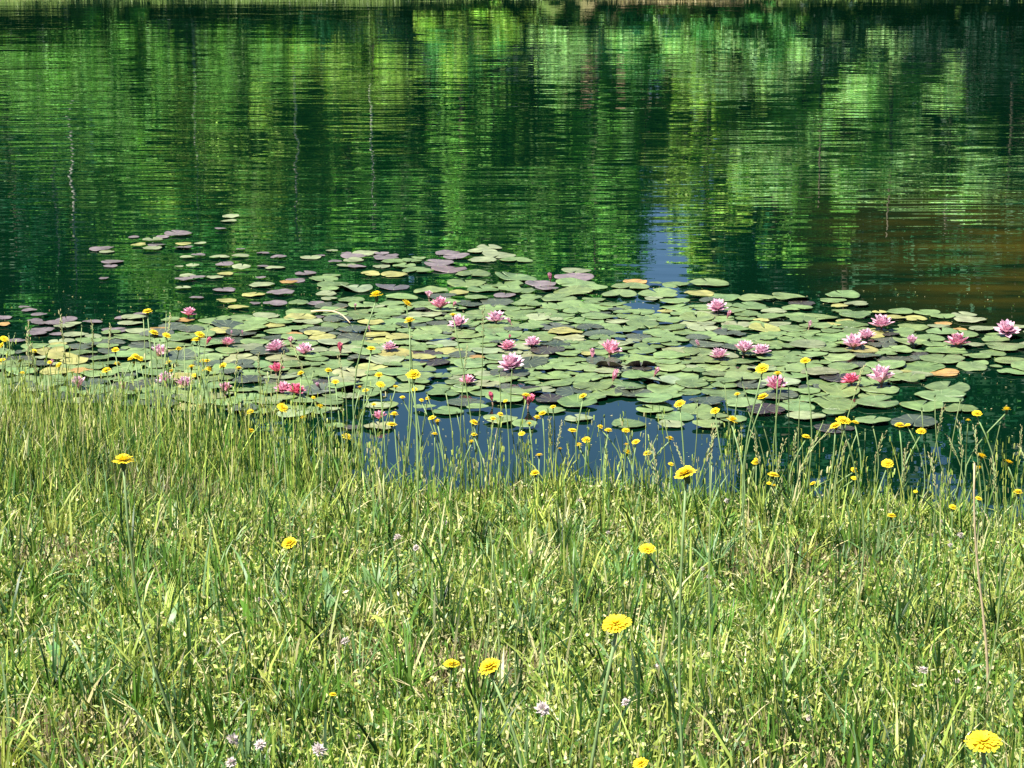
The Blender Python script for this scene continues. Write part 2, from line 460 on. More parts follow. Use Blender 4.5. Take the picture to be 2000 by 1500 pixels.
nx = len(gx)
ii, jj = np.meshgrid(np.arange(len(gy) - 1), np.arange(nx - 1), indexing='ij')
a = (ii * nx + jj).ravel()
gq = np.stack([a, a + 1, a + nx + 1, a + nx], 1)
tag(link('ground', np_mesh('ground', gv, quads_to_tris(gq), M['ground'], smooth=True)), 'grassy pond banks and pond bed', kind='structure')
wv = np.array([(-80, 5.5, 0), (80, 5.5, 0), (80, 44, 0), (-80, 44, 0)], float)
tag(link('water', np_mesh('water', wv, [(0, 1, 2), (0, 2, 3)], M['water'])), 'rippled green pond water mirroring the far trees', kind='structure')

# ------------------------------------------------------------------ trees of the far bank (seen mirrored in the pond)
def make_crown(seed, w, h, nclump, nleaf, leaf, base=0.25, droop=0.0, cr=1.0, flat=0.6):
    """leaf-sized faces in clumps through the crown; local origin at the foot of the trunk, total height 1*h"""
    r = np.random.default_rng(seed)
    cs = []
    while len(cs) < nclump:
        u = r.uniform(-1, 1, 3)
        if np.linalg.norm(u) > 1 or np.linalg.norm(u) < 0.35: continue
        zz = (u[2] * 0.5 + 0.5)
        wid = (0.55 + 0.75 * math.sin(math.pi * min(1, zz * 0.85 + 0.12))) * (1 + 0.3 * math.sin(5 * math.atan2(u[1], u[0]) + seed))
        cs.append((u[0] * w * 0.5 * wid, u[1] * w * 0.5 * wid, h * (base + (1 - base) * zz)))
    cs = np.array(cs)
    crad = r.uniform(0.30, 0.72, nclump) * w / 3.6 * cr
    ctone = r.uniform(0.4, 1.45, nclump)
    N_ = nclump * nleaf
    idx = np.repeat(np.arange(nclump), nleaf)
    d = r.normal(size=(N_, 3)); d /= np.linalg.norm(d, axis=1)[:, None]
    rad = crad[idx] * r.uniform(0.15, 1, N_) ** 0.5
    d[:, 2] *= flat
    c = cs[idx] + d * rad[:, None]
    c[:, 2] -= droop * r.uniform(0, 1, N_)
    # each leaf: a bent kite of two triangles
    nrm = d + r.normal(size=(N_, 3)) * 0.45 + np.array([0, -0.1, 0.8])
    nrm /= np.linalg.norm(nrm, axis=1)[:, None]
    t = np.cross(nrm, r.normal(size=(N_, 3))); t /= np.linalg.norm(t, axis=1)[:, None] + 1e-9
    b = np.cross(nrm, t)
    s = leaf * r.uniform(0.6, 1.3, N_)[:, None]
    v = np.stack([c - t * s, c + b * s * 0.45, c + t * s - nrm * s * 0.25, c - b * s * 0.45], 1).reshape(-1, 3)
    k = np.arange(N_)[:, None] * 4
    tris = np.concatenate([k + np.array([[0, 1, 3]]), k + np.array([[1, 2, 3]])])
    tone = (ctone[idx] * r.uniform(0.8, 1.2, N_))
    tint = np.stack([tone * r.uniform(0.8, 1.25, N_), tone, tone * r.uniform(0.7, 1.2, N_)], 1)
    return np_mesh('crown', v, tris, M['leaf'], cols=np.repeat(tint, 4, axis=0)), cs

def make_trunk(seed, h, r0, cs, mat, lean=0.04, nlimb=9):
    r = np.random.default_rng(seed + 100)
    n = 9
    zt = np.linspace(-0.3, h * 0.9, n)
    path = np.stack([np.cumsum(r.normal(0, lean, n)) * 0.6, np.cumsum(r.normal(0, lean, n)) * 0.6, zt], 1)
    path[:2, :2] = 0
    parts = [tube(path, np.linspace(r0, r0 * 0.18, n) * np.r_[1.35, np.ones(n - 1)], 8)]
    for c in cs[:: max(1, len(cs) // nlimb)]:
        z0 = max(h * 0.15, min(c[2] - 0.5, h * 0.8))
        k = int(np.argmin(abs(zt - z0)))
        s = path[k]
        mid = (s + c) / 2 + np.array([0, 0, -0.1 * h * 0.2])
        parts.append(tube([s, s * 0.6 + mid * 0.4, mid, c], [r0 * 0.32, r0 * 0.25, r0 * 0.18, r0 * 0.05], 5))
    return np_mesh('trunk', *join(parts), mat, smooth=True)

KINDS = {}
def kind(name, seed, w, h, nclump, nleaf, leaf, mat, r0, base=0.25, droop=0.0, lean=0.04, nlimb=9, cr=1.0, flat=0.6):
    cm, cs = make_crown(seed, w, h, nclump, nleaf, leaf, base, droop, cr, flat)
    KINDS[name] = (cm, make_trunk(seed, h, r0, cs, mat, lean, nlimb), h)
kind('broad', 1, 4.2, 9.0, 80, 150, 0.13, M['bark'], 0.16, 0.12)
kind('tall', 2, 3.0, 10.0, 75, 150, 0.12, M['bark'], 0.13, 0.10)
kind('slim', 3, 2.2, 9.0, 60, 150, 0.11, M['bark'], 0.08, 0.10, 0.2)
kind('birch', 4, 2.0, 9.5, 30, 120, 0.10, M['pale_bark'], 0.055, 0.72, 0.1, 0.03, 6)
kind('bush', 5, 3.0, 2.6, 46, 150, 0.09, M['bark'], 0.05, 0.02, 0.05)
kind('layered', 9, 4.6, 7.0, 17, 620, 0.10, M['bark'], 0.07, 0.06, 0.0, 0.05, 17, 1.15, 0.42)
kind('weep', 6, 3.4, 8.0, 70, 160, 0.11, M['bark'], 0.13, 0.10, 0.9)

G_DARK, G_DEEP, G_MID = (0.010, 0.090, 0.034), (0.003, 0.030, 0.014), (0.065, 0.26, 0.060)  # the deep green has the understory's shade put into its leaf colour
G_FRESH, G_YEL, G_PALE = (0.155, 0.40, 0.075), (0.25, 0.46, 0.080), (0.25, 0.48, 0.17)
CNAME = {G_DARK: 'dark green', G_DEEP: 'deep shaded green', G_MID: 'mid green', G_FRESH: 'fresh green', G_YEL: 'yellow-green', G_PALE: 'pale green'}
KNAME = {'layered': 'layered tree', 'broad': 'broad tree', 'tall': 'tall tree', 'slim': 'slim young tree', 'birch': 'white-stemmed tree', 'bush': 'bush', 'weep': 'drooping tree'}
ONAME = {'layered': 'layered_tree', 'broad': 'broad_tree', 'tall': 'tall_tree', 'slim': 'slim_tree', 'birch': 'white_stemmed_tree', 'bush': 'bank_bush', 'weep': 'drooping_tree'}
trees = []
def plant(px, py_top, Y, kd, colr, wmul=1.0):
    x, y, zt = mirror_at(px, py_top, Y)
    z0 = float(gz(x, y))
    trees.append(dict(px=px, x=x, y=y, z=z0, h=zt - z0, kd=kd, col=colr, w=wmul))
tr_ = random.Random(5)
# deep back row closing the view: lower in the middle where the sky is mirrored, higher at both sides
for i, px in enumerate(range(-420, 2500, 105)):
    top = 930 if px < 640 else (705 if px < 1390 else 1010)
    if 1195 < px < 1370: top = 390
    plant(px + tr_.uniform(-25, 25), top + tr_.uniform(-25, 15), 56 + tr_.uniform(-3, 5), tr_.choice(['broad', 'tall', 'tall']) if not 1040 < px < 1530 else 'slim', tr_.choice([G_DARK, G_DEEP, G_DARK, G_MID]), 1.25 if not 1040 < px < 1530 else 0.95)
# middle rows that make the vertical bands
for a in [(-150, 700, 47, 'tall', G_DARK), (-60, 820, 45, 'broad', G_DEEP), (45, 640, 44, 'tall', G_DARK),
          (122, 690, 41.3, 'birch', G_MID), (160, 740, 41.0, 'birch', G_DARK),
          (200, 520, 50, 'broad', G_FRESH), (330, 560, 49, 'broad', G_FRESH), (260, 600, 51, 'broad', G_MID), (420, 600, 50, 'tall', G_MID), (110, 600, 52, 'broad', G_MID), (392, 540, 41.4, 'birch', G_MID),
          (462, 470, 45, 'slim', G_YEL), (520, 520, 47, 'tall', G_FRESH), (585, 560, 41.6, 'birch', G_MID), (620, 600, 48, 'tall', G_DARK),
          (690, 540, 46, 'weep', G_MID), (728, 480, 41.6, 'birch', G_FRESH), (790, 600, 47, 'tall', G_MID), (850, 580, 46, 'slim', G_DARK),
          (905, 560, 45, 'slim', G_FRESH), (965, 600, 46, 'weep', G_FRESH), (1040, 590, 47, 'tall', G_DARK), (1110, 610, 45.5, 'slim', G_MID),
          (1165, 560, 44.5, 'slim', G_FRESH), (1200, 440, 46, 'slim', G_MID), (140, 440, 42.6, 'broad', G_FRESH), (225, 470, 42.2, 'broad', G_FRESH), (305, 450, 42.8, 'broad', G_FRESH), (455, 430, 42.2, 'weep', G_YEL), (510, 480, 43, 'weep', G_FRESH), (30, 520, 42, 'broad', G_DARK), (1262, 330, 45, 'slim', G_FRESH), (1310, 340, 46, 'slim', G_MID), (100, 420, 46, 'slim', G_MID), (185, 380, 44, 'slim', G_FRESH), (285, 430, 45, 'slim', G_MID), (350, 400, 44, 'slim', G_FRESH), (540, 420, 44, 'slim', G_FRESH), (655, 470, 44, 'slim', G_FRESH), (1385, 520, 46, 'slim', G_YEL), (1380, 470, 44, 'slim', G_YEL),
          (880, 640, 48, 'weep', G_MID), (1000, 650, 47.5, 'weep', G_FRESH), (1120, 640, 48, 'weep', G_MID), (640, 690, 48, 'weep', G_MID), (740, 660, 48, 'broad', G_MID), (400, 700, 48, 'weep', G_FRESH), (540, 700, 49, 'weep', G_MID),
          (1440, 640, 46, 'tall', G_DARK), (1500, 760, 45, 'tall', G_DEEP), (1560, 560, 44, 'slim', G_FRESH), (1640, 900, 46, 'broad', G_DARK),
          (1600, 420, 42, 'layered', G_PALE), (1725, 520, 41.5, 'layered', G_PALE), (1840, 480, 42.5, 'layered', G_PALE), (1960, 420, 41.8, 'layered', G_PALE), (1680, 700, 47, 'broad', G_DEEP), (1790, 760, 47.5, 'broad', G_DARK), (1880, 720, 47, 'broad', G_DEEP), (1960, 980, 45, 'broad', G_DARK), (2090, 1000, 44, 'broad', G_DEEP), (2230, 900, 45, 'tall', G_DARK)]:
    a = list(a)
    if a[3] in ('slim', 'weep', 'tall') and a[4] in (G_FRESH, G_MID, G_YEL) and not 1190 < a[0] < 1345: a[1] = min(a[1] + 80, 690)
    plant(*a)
hb = random.Random(8)
for px in range(-300, 2350, 150):
    plant(px + hb.uniform(-40, 40), hb.uniform(230, 330), 51 + hb.uniform(-2, 2), 'bush', hb.choice([G_DARK, G_MID, G_DEEP]), 1.3)
# shrubs along the far waterline
for a in [(-40, 130, 41, G_DARK), (60, 110, 41, G_DARK), (330, 70, 41.5, G_DEEP), (395, 60, 41, G_DEEP), (100, 230, 40.9, G_FRESH), (190, 260, 40.9, G_FRESH), (250, 240, 40.9, G_FRESH), (450, 200, 41, G_FRESH), (560, 150, 41, G_FRESH), (620, 100, 41, G_DARK), (735, 215, 41, G_YEL),
          (800, 110, 40.6, G_DEEP), (880, 150, 41, G_MID), (950, 90, 40.5, G_YEL), (1020, 130, 41, G_DEEP), (1105, 150, 41.4, G_PALE),
          (1180, 110, 42, G_DARK), (1240, 150, 44, G_MID), (1330, 130, 43.5, G_PALE), (1400, 120, 44, G_DARK), (1480, 120, 41, G_MID), (1530, 170, 41, G_PALE), (1600, 130, 41, G_DEEP), (1690, 110, 40.6, G_DEEP), (1740, 150, 41.3, G_PALE), (1820, 140, 40.8, G_DEEP), (1900, 160, 40.8, G_DEEP), (1980, 150, 41, G_DEEP), (2080, 160, 41, G_DEEP)]:
    plant(a[0], a[1], a[2], 'bush', a[3], 1.0)
trees.sort(key=lambda t: t['px'])
cnt = {}
for t in trees:
    key = (t['kd'], t['col'])
    cnt[key] = cnt.get(key, 0) + 1
    cm, tm, h0 = KINDS[t['kd']]
    root = bpy.data.objects.new(ONAME[t['kd']], None); COL.objects.link(root)
    root.location = (t['x'], t['y'], t['z'])
    s = t['h'] / h0
    sw = (s ** 0.5) * t['w'] if t['kd'] != 'bush' else max(0.6, s) * 0.9
    root.scale = (sw, sw, s)
    root.rotation_euler = (0, 0, tr_.uniform(0, 6.28))
    tag(root, '%s %s on the far bank, mirrored in the pond, %s from left' % (CNAME[t['col']], KNAME[t['kd']], ordw(cnt[key])),
        'bush' if t['kd'] == 'bush' else 'tree', 'trees and bushes of the far bank')
    c = link('crown', cm, root)
    k = tr_.uniform(0.85, 1.18)
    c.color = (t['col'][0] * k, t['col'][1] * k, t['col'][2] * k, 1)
    link('trunk', tm, root)

# pale dry reeds at the far waterline
def ribbon_blades(P, h, w, az, lean, ldir, cols, bend=0.6, twist=0.0):
    """N curved tapering blades, 7 verts / 5 tris each"""
    n = len(P)
    side = np.stack([np.cos(az), np.sin(az), np.zeros(n)], 1)
    ld = np.stack([np.cos(ldir), np.sin(ldir), np.zeros(n)], 1)
    up = np.array([0, 0, 1.0])
    def pt(t):
        ang = lean * (1 - bend + bend * t * 1.6)
        return P + ld * (h * t * np.sin(ang))[:, None] + up * (h * t * np.cos(ang))[:, None]
    p0, p1, p2, p3 = P - up * 0.01, pt(0.4), pt(0.75), pt(1.0)
    hw = (w * 0.5)[:, None]
    ang2 = az + twist
    side2 = np.stack([np.cos(ang2), np.sin(ang2), np.zeros(n)], 1) if np.ndim(twist) else side
    v = np.stack([p0 - side * hw * 0.7, p0 + side * hw * 0.7, p1 - side * hw, p1 + side * hw, p2 - side2 * hw * 0.75, p2 + side2 * hw * 0.75, p3], 1).reshape(-1, 3)
    k = np.arange(n)[:, None] * 7
    tr = np.concatenate([k + np.array([[a_, b_, c_]]) for a_, b_, c_ in [(0, 1, 3), (0, 3, 2), (2, 3, 5), (2, 5, 4), (4, 5, 6)]])
    return v, tr, np.repeat(cols, 7, axis=0)

n = 7000
rx = rng.uniform(-14, 14, n)
ry = yfar(rx) + rng.uniform(-0.1, 1.2, n)
P = np.stack([rx, ry, gz(rx, ry)], 1)
mixc = rng.uniform(0, 1, n)[:, None]
tanp = smooth01((rx - 1.0) / 1.2) * smooth01((4.6 - rx) / 1.0)
cols = (1 - tanp)[:, None] * np.array([0.16, 0.24, 0.06]) + tanp[:, None] * np.array([0.42, 0.36, 0.18])
cols = cols * (0.6 + 0.7 * mixc)
v, t_, c_ = ribbon_blades(P, rng.uniform(0.04, 0.15, n), rng.uniform(0.010, 0.022, n), rng.uniform(-0.5, 0.5, n), rng.uniform(0, 0.4, n), rng.uniform(0, 6.28, n), cols)
tag(link('bank_reeds', np_mesh('bank_reeds', v, t_, M['grass'], cols=c_)), 'tan and green reeds along the far waterline', 'reeds', kind='stuff')

# ------------------------------------------------------------------ near bank: turf
def band(n, x0, x1, y0, y1):
    return rng.uniform(x0, x1, n), rng.uniform(y0, y1, n)
def patch(x, y, s, ph):
    return 0.5 + 0.25 * (np.sin(x * 2.1 * s + ph) * np.cos(y * 1.7 * s - ph * 2) + np.sin((x + y) * 3.3 * s + ph * 3) * 0.6 + np.sin((x * 1.3 - y * 2.2) * s * 2.1 + ph) * 0.4)
C_DARK, C_GREEN, C_YG, C_STRAW, C_BLUE = map(np.array, [(0.018, 0.055, 0.010), (0.09, 0.185, 0.024), (0.335, 0.40, 0.085), (0.55, 0.52, 0.26), (0.13, 0.24, 0.085)])  # the darkest blades also stand in for shaded gaps in the turf
def pick_cols(n, probs, vary=0.25):
    tabs = np.stack([C_DARK, C_GREEN, C_YG, C_STRAW, C_BLUE])
    i = (rng.uniform(0, 1, n)[:, None] > np.cumsum(probs)[None, :-1]).sum(1)
    return tabs[i] * rng.uniform(1 - vary, 1 + vary, n)[:, None] * rng.uniform(0.92, 1.08, (n, 3))

def field(n, ymin=3.2, ymax=8.2, margin=0.9):
    """points over the visible wedge of the bank with a margin, denser near the camera"""
    y = rng.uniform(ymin, ymax, int(n * 1.6))
    half = y * 0.235 + margin
    x = rng.uniform(-1, 1, len(y)) * half
    keep = (y < yshore(x) - 0.01) & (rng.uniform(0, 1, len(y)) < half / (ymax * 0.235 + margin))
    x, y = x[keep][:n], y[keep][:n]
    return x, y
V, T, C = [], [], []
voff = 0
def put(v, t, c):
    global voff
    V.append(v); T.append(t + voff); C.append(c); voff += len(v)

# short dense blades
x, y = field(215000)
n = len(x)
keep = rng.uniform(0, 1, n) < 0.55 + 0.9 * np.clip(patch(x, y, 3.1, 1.3) - 0.15, 0, 0.5)
x, y = x[keep], y[keep]; n = len(x)
pt1 = patch(x, y, 1.0, 0.7); pt2 = patch(x, y, 2.3, 2.1)
left = smooth01((-0.3 - x) / 1.0) * smooth01((y - 6.0) / 1.2)
h = rng.uniform(0.03, 0.095, n) * (0.65 + 0.7 * pt1) * (1 + 1.5 * left)
w = rng.uniform(0.0024, 0.0058, n)
cols = pick_cols(n, [0.20, 0.30, 0.32, 0.11, 0.07])
cols = cols * (0.7 + 0.6 * pt2)[:, None]
dry = smooth01((patch(x, y, 1.6, 5.2) - 0.62) / 0.2)[:, None] * (rng.uniform(0, 1, n) < 0.45)[:, None]
cols = cols * (1 - dry) + np.array([0.34, 0.27, 0.16]) * rng.uniform(0.6, 1.1, n)[:, None] * dry
P = np.stack([x, y, gz(x, y)], 1)
put(*ribbon_blades(P, h, w, rng.uniform(-1.2, 1.2, n), np.abs(rng.normal(0.10, 0.28, n)), rng.uniform(0, 6.283, n), cols, 0.7, rng.normal(0, 0.5, n)))
# pale weedy bits: tiny seed husks and leaflets held just above the turf
x, y = field(170000)
n = len(x)
z = gz(x, y) + rng.uniform(0.015, 0.075, n) * (0.6 + 0.8 * patch(x, y, 1.0, 0.7))
P = np.stack([x, y, z], 1)
cols = pick_cols(n, [0.06, 0.22, 0.40, 0.26, 0.06])
def leaflets(P, ln, wd, cols):
    n_ = len(P)
    d_ = rng.normal(size=(n_, 3)); d_[:, 2] = np.abs(d_[:, 2]) * 1.1; d_ /= np.linalg.norm(d_, axis=1)[:, None]
    u_ = np.cross(d_, rng.normal(size=(n_, 3))); u_ /= np.linalg.norm(u_, axis=1)[:, None] + 1e-9
    a1, b1 = d_ * (ln * 0.5)[:, None], u_ * (wd * 0.5)[:, None]
    vv = np.stack([P - a1, P + b1, P + a1, P - b1], 1).reshape(-1, 3)
    k_ = np.arange(n_)[:, None] * 4
    return vv, np.concatenate([k_ + np.array([[0, 1, 2]]), k_ + np.array([[0, 2, 3]])]), np.repeat(cols, 4, axis=0)
put(*leaflets(P, rng.uniform(0.007, 0.022, n), rng.uniform(0.003, 0.009, n), cols))
# longer arching blades
x, y = field(5500)
n = len(x)
cols = pick_cols(n, [0.24, 0.38, 0.18, 0.06, 0.14])
P = np.stack([x, y, gz(x, y)], 1)
put(*ribbon_blades(P, rng.uniform(0.10, 0.21, n), rng.uniform(0.004, 0.0075, n), rng.uniform(-1.2, 1.2, n), np.abs(rng.normal(0.15, 0.35, n)), rng.uniform(0, 6.283, n), cols, 0.8, rng.normal(0, 0.6, n)))
# tufts fanning out of one root
cx, cyy = field(420)
idx = np.repeat(np.arange(len(cx)), 26)
n = len(idx)
th = rng.uniform(0, 6.283, n); ro = rng.uniform(0, 0.022, n)
x, y = cx[idx] + np.cos(th) * ro, cyy[idx] + np.sin(th) * ro
tcol = pick_cols(len(cx), [0.22, 0.46, 0.16, 0.03, 0.13])[idx] * rng.uniform(0.8, 1.2, n)[:, None]
P = np.stack([x, y, gz(x, y)], 1)
put(*ribbon_blades(P, rng.uniform(0.07, 0.19, n) * rng.uniform(0.7, 1.2, len(cx))[idx], rng.uniform(0.003, 0.006, n), th + 1.57 + rng.normal(0, 0.5, n), rng.uniform(0.05, 0.65, n), th, tcol, 0.8, rng.normal(0, 0.5, n)))
# broad weed leaves
cx, cyy = field(230)
idx = np.repeat(np.arange(len(cx)), 7)
n = len(idx)
th = rng.uniform(0, 6.283, n)
x, y = cx[idx] + np.cos(th) * 0.008, cyy[idx] + np.sin(th) * 0.008
P = np.stack([x, y, gz(x, y) + 0.01], 1)
put(*ribbon_blades(P, rng.uniform(0.05, 0.12, n), rng.uniform(0.012, 0.024, n), th + 1.57, rng.uniform(0.35, 1.05, n), th, pick_cols(n, [0.1, 0.45, 0.1, 0.02, 0.33]), 0.7, rng.normal(0, 0.2, n)))
# dead straw lying in the sward
x, y = field(4500)
n = len(x)
P = np.stack([x, y, gz(x, y) + rng.uniform(0.01, 0.06, n)], 1)
cols = pick_cols(n, [0.02, 0.05, 0.18, 0.72, 0.03])
put(*ribbon_blades(P, rng.uniform(0.04, 0.12, n), rng.uniform(0.0018, 0.0035, n), rng.uniform(0, 6.28, n), rng.uniform(0.7, 1.45, n), rng.uniform(0, 6.283, n), cols, 0.2))
tag(link('grass', np_mesh('grass', np.vstack(V), np.vstack(T), M['grass'], cols=np.vstack(C))), 'short weedy meadow grass covering the near bank', 'grass', kind='stuff')

# taller fringe at the water's edge
V, T, C, voff = [], [], [], 0
n = 16000
x = rng.uniform(-3.2, 3.2, n)
dist = np.abs(rng.normal(0, 0.34, n)) - 0.06
y = yshore(x) - dist
lw = smooth01((-0.25 - x) / 0.9)
keep = rng.uniform(0, 1, n) < (0.22 + 0.78 * lw) * (0.35 + 0.9 * patch(x, y, 2.0, 4.0))
x, y, lw = x[keep], y[keep], lw[keep]
n = len(x)
P = np.stack([x, y, gz(x, y)], 1)
cols = pick_cols(n, [0.12, 0.38, 0.32, 0.10, 0.08])
hh = rng.uniform(0.07, 0.20, n) * (0.8 + 0.95 * lw)
put(*ribbon_blades(P, hh, rng.uniform(0.0025, 0.0055, n), rng.uniform(-1.0, 1.0, n), np.abs(rng.normal(0.05, 0.16, n)), rng.uniform(0, 6.283, n), cols, 0.8, rng.normal(0, 0.5, n)))
# thin fruiting stems with airy husks
n = 820
x = np.concatenate([rng.uniform(-3.0, 3.0, 520), rng.uniform(-2.6, -0.4, 300)])
y = yshore(x) - np.abs(rng.normal(0, 0.35, n)) + 0.03
P = np.stack([x, y, gz(x, y)], 1)
L_ = rng.uniform(0.14, 0.34, n) * (1.0 + 0.3 * smooth01(-x))
ln_, ld_ = np.abs(rng.normal(0.04, 0.1, n)), rng.uniform(0, 6.283, n)
cols = pick_cols(n, [0.05, 0.38, 0.45, 0.07, 0.05])
put(*ribbon_blades(P, L_, rng.uniform(0.0018, 0.003, n), rng.uniform(-0.8, 0.8, n), ln_, ld_, cols, 0.6))
k = 10
idx = np.repeat(np.arange(n), k)
tt = rng.uniform(0.6, 1.02, n * k)
ang = ln_[idx] * (0.4 + 0.6 * tt * 1.6)
Q = P[idx] + np.stack([np.cos(ld_[idx]) * np.sin(ang), np.sin(ld_[idx]) * np.sin(ang), np.cos(ang)], 1) * (L_[idx] * tt)[:, None]
spread = (rng.uniform(0, 1, n) < 0.45)[idx]
Q[:, :2] += rng.normal(0, 1, (n * k, 2)) * np.where(spread, 0.013, 0.0025)[:, None]
cols = pick_cols(n * k, [0.0, 0.22, 0.62, 0.14, 0.02])
put(*ribbon_blades(Q, rng.uniform(0.006, 0.012, n * k), rng.uniform(0.002, 0.0045, n * k), rng.uniform(0, 6.28, n * k), rng.uniform(0.1, 0.7, n * k), rng.uniform(0, 6.283, n * k), cols, 0.3))
tag(link('fringe_grass', np_mesh('fringe_grass', np.vstack(V), np.vstack(T), M['grass'], cols=np.vstack(C))), 'taller thin grass and seed stems fringing the waterline', 'grass', kind='stuff')

# ------------------------------------------------------------------ lily pads
PAL = {'g': (0.122, 0.182, 0.066), 'l': (0.185, 0.215, 0.115), 'p': (0.135, 0.108, 0.115), 'd': (0.055, 0.068, 0.048), 'k': (0.034, 0.028, 0.027),
       'y': (0.25, 0.245, 0.08), 'o': (0.30, 0.18, 0.06)}
CN = {'g': 'green', 'l': 'pale green', 'p': 'grey-purple', 'd': 'dull dark', 'k': 'dark wine-brown', 'y': 'yellowing', 'o': 'orange-tan'}
def pad_mesh(seed, wav=0.02, notch=9, curl=0.0, bite=0):
    r = np.random.default_rng(seed)
    ns = 34
    ph = np.linspace(R(notch), 2 * np.pi - R(notch), ns) + np.pi / 2
    radii = np.array([0.06, 0.45, 0.8, 0.97, 1.0])
    p1, p2, p3 = r.uniform(0, 6.28, 3)
    edge = 1 + wav * np.sin(3 * ph + p1) + wav * 0.7 * np.sin(7 * ph + p2) + 0.010 * r.normal(size=ns)
    if bite:
        k = r.integers(4, ns - 4); edge[k] *= 0.86; edge[k + 1] *= 0.9
    # lobes round off towards the notch
    edge *= 1 - 0.10 * np.exp(-((np.arange(ns)) / 1.2) ** 2) - 0.10 * np.exp(-((ns - 1 - np.arange(ns)) / 1.2) ** 2)
    V_ = []
    for rr in radii:
        e = 1 + (edge - 1) * rr
        x_ = np.cos(ph) * rr * e; y_ = np.sin(ph) * rr * e
        z_ = 0.035 * np.sin(2 * ph + p3) * rr ** 2 + 0.02 * rr ** 4 + 0.02 * rr ** 3 * np.sin(5 * ph + p1) * (wav / 0.02) * 0.5 - 0.01 * (1 - rr)
        if curl: z_ = z_ + curl * np.clip(y_ * math.cos(p1) + x_ * math.sin(p1) - 0.25, 0, 1) ** 1.5
        if rr == 1.0: z_ = z_ - 0.012
        V_.append(np.stack([x_, y_, z_], 1))
    top = np.vstack(V_)
    bot = top.copy(); bot[:, 2] -= 0.02; bot[-ns:, 2] += 0.006
    m_ = len(radii)
    q = []
    for i in range(m_ - 1):
        for j in range(ns - 1):
            q.append((i * ns + j, (i + 1) * ns + j, (i + 1) * ns + j + 1, i * ns + j + 1))
    q = np.array(q)
    nt = len(top)
    qb = q[:, ::-1] + nt
    o = (m_ - 1) * ns
    rim = [(o + j, o + j + nt, o + j + 1 + nt, o + j + 1) for j in range(ns - 1)]
    for i in range(m_ - 1):
        rim.append((i * ns, i * ns + nt, (i + 1) * ns + nt, (i + 1) * ns))
        e = ns - 1
        rim.append(((i + 1) * ns + e, (i + 1) * ns + e + nt, i * ns + e + nt, i * ns + e))
    inner = [(j + 1, j + 1 + nt, j + nt, j) for j in range(ns - 1)]
    # close the small centre with a cap
    vv = np.vstack([top, bot, [[0, 0, -0.012]], [[0, 0, -0.03]]])
    c0, c1 = len(vv) - 2, len(vv) - 1
    caps = [(c0, j, j + 1) for j in range(ns - 1)] + [(c1, nt + j + 1, nt + j) for j in range(ns - 1)]
    tr = np.vstack([quads_to_tris(q), quads_to_tris(qb), quads_to_tris(rim), np.array(caps)])
    return vv, tr
PADV = [pad_mesh(s, wav=random.choice([0.015, 0.03, 0.045]), notch=random.choice([3, 5, 7, 10, 13]), bite=s % 3 == 0) for s in range(12)]
PADV += [pad_mesh(40, 0.03, 8, 0.22), pad_mesh(41, 0.02, 6, 0.35), pad_mesh(43, 0.03, 5, 0.28)]
PAD_ME = [np_mesh('lily_pad', v_, t_, M['pad'], smooth=True, uv=v_[:, :2]) for v_, t_ in PADV]

PADS = []
def P_(s):
    for tok in s.split():
        x_, y_, w_, c_ = tok.split(',')
        PADS.append((float(x_), float(y_), float(w_), c_))
P_("261,464,22,p 348,459,54,p 318,464,28,p 298,471,40,l 271,481,30,y 306,481,36,p 297,489,38,l 359,480,32,y 359,486,38,p 391,477,24,l 198,488,49,p 209,493,30,l 220,513,45,p 216,521,28,p 366,504,30,l 387,502,30,p 377,521,26,l 350,524,18,l 366,540,32,l 387,544,32,p 361,549,38,p 358,565,32,l 384,584,29,p 203,547,20,p 48,602,24,p 57,607,30,p")
P_("450,426,34,l 447,433,32,l 431,450,24,p 470,488,18,p 514,495,26,p 429,504,40,l 470,502,36,l 544,506,32,p 439,520,36,p 472,526,36,l 514,521,26,p 538,524,40,l 440,536,32,y 420,543,34,l 509,545,22,p 438,568,46,p 512,559,50,l 578,549,40,p 565,555,36,o 597,536,42,p 648,491,24,l 607,504,42,l 626,500,20,p 677,497,20,p 714,496,52,l 745,497,30,p 691,504,52,p 765,501,28,p 753,506,52,p 655,513,28,p 690,512,40,l 677,520,40,l 697,523,36,p 745,522,34,l 770,514,52,g 790,523,46,g 724,538,38,y 770,538,52,y 632,546,58,g 648,540,36,g 495,577,46,y 548,575,54,p 443,592,40,y 466,603,42,y 499,594,22,p 538,596,48,p 584,594,40,g 653,559,70,g 645,569,38,g 697,567,64,l 767,562,66,p 637,577,40,l 643,587,32,l 686,588,54,g 616,594,36,p 648,599,66,d 710,598,60,g 784,582,66,g")
P_("956,485,50,l 943,493,60,l 875,496,50,p 891,504,54,p 975,500,66,l 943,510,56,l 1009,509,66,g 818,506,30,g 857,516,60,p 878,527,70,p 815,531,60,g 805,513,40,g 923,536,70,g 1008,545,82,g 911,554,78,g 984,557,78,g 1126,533,58,l 1121,545,78,p 1056,557,62,p 1126,558,80,g 1068,567,46,p 944,567,66,g 843,572,68,g 897,573,40,y 996,568,46,g 1022,573,46,g 986,578,44,p 1038,581,44,g 1118,573,80,g 1091,586,72,g 864,583,58,d 970,592,66,d 931,586,48,g 915,598,56,d 1030,591,42,g 1115,597,54,g 1160,588,46,g 1164,566,46,g")
P_("1240,551,48,o 1230,562,76,g 1319,557,54,g 1280,556,26,g 1387,556,78,g 1210,578,70,g 1285,577,80,g 1366,578,60,y 1415,583,66,g 1478,587,72,g 1543,584,74,g 1277,587,36,l 1219,603,30,g 1318,592,60,g 1390,591,50,d 1465,602,72,g 1564,595,56,k 1557,604,60,g")
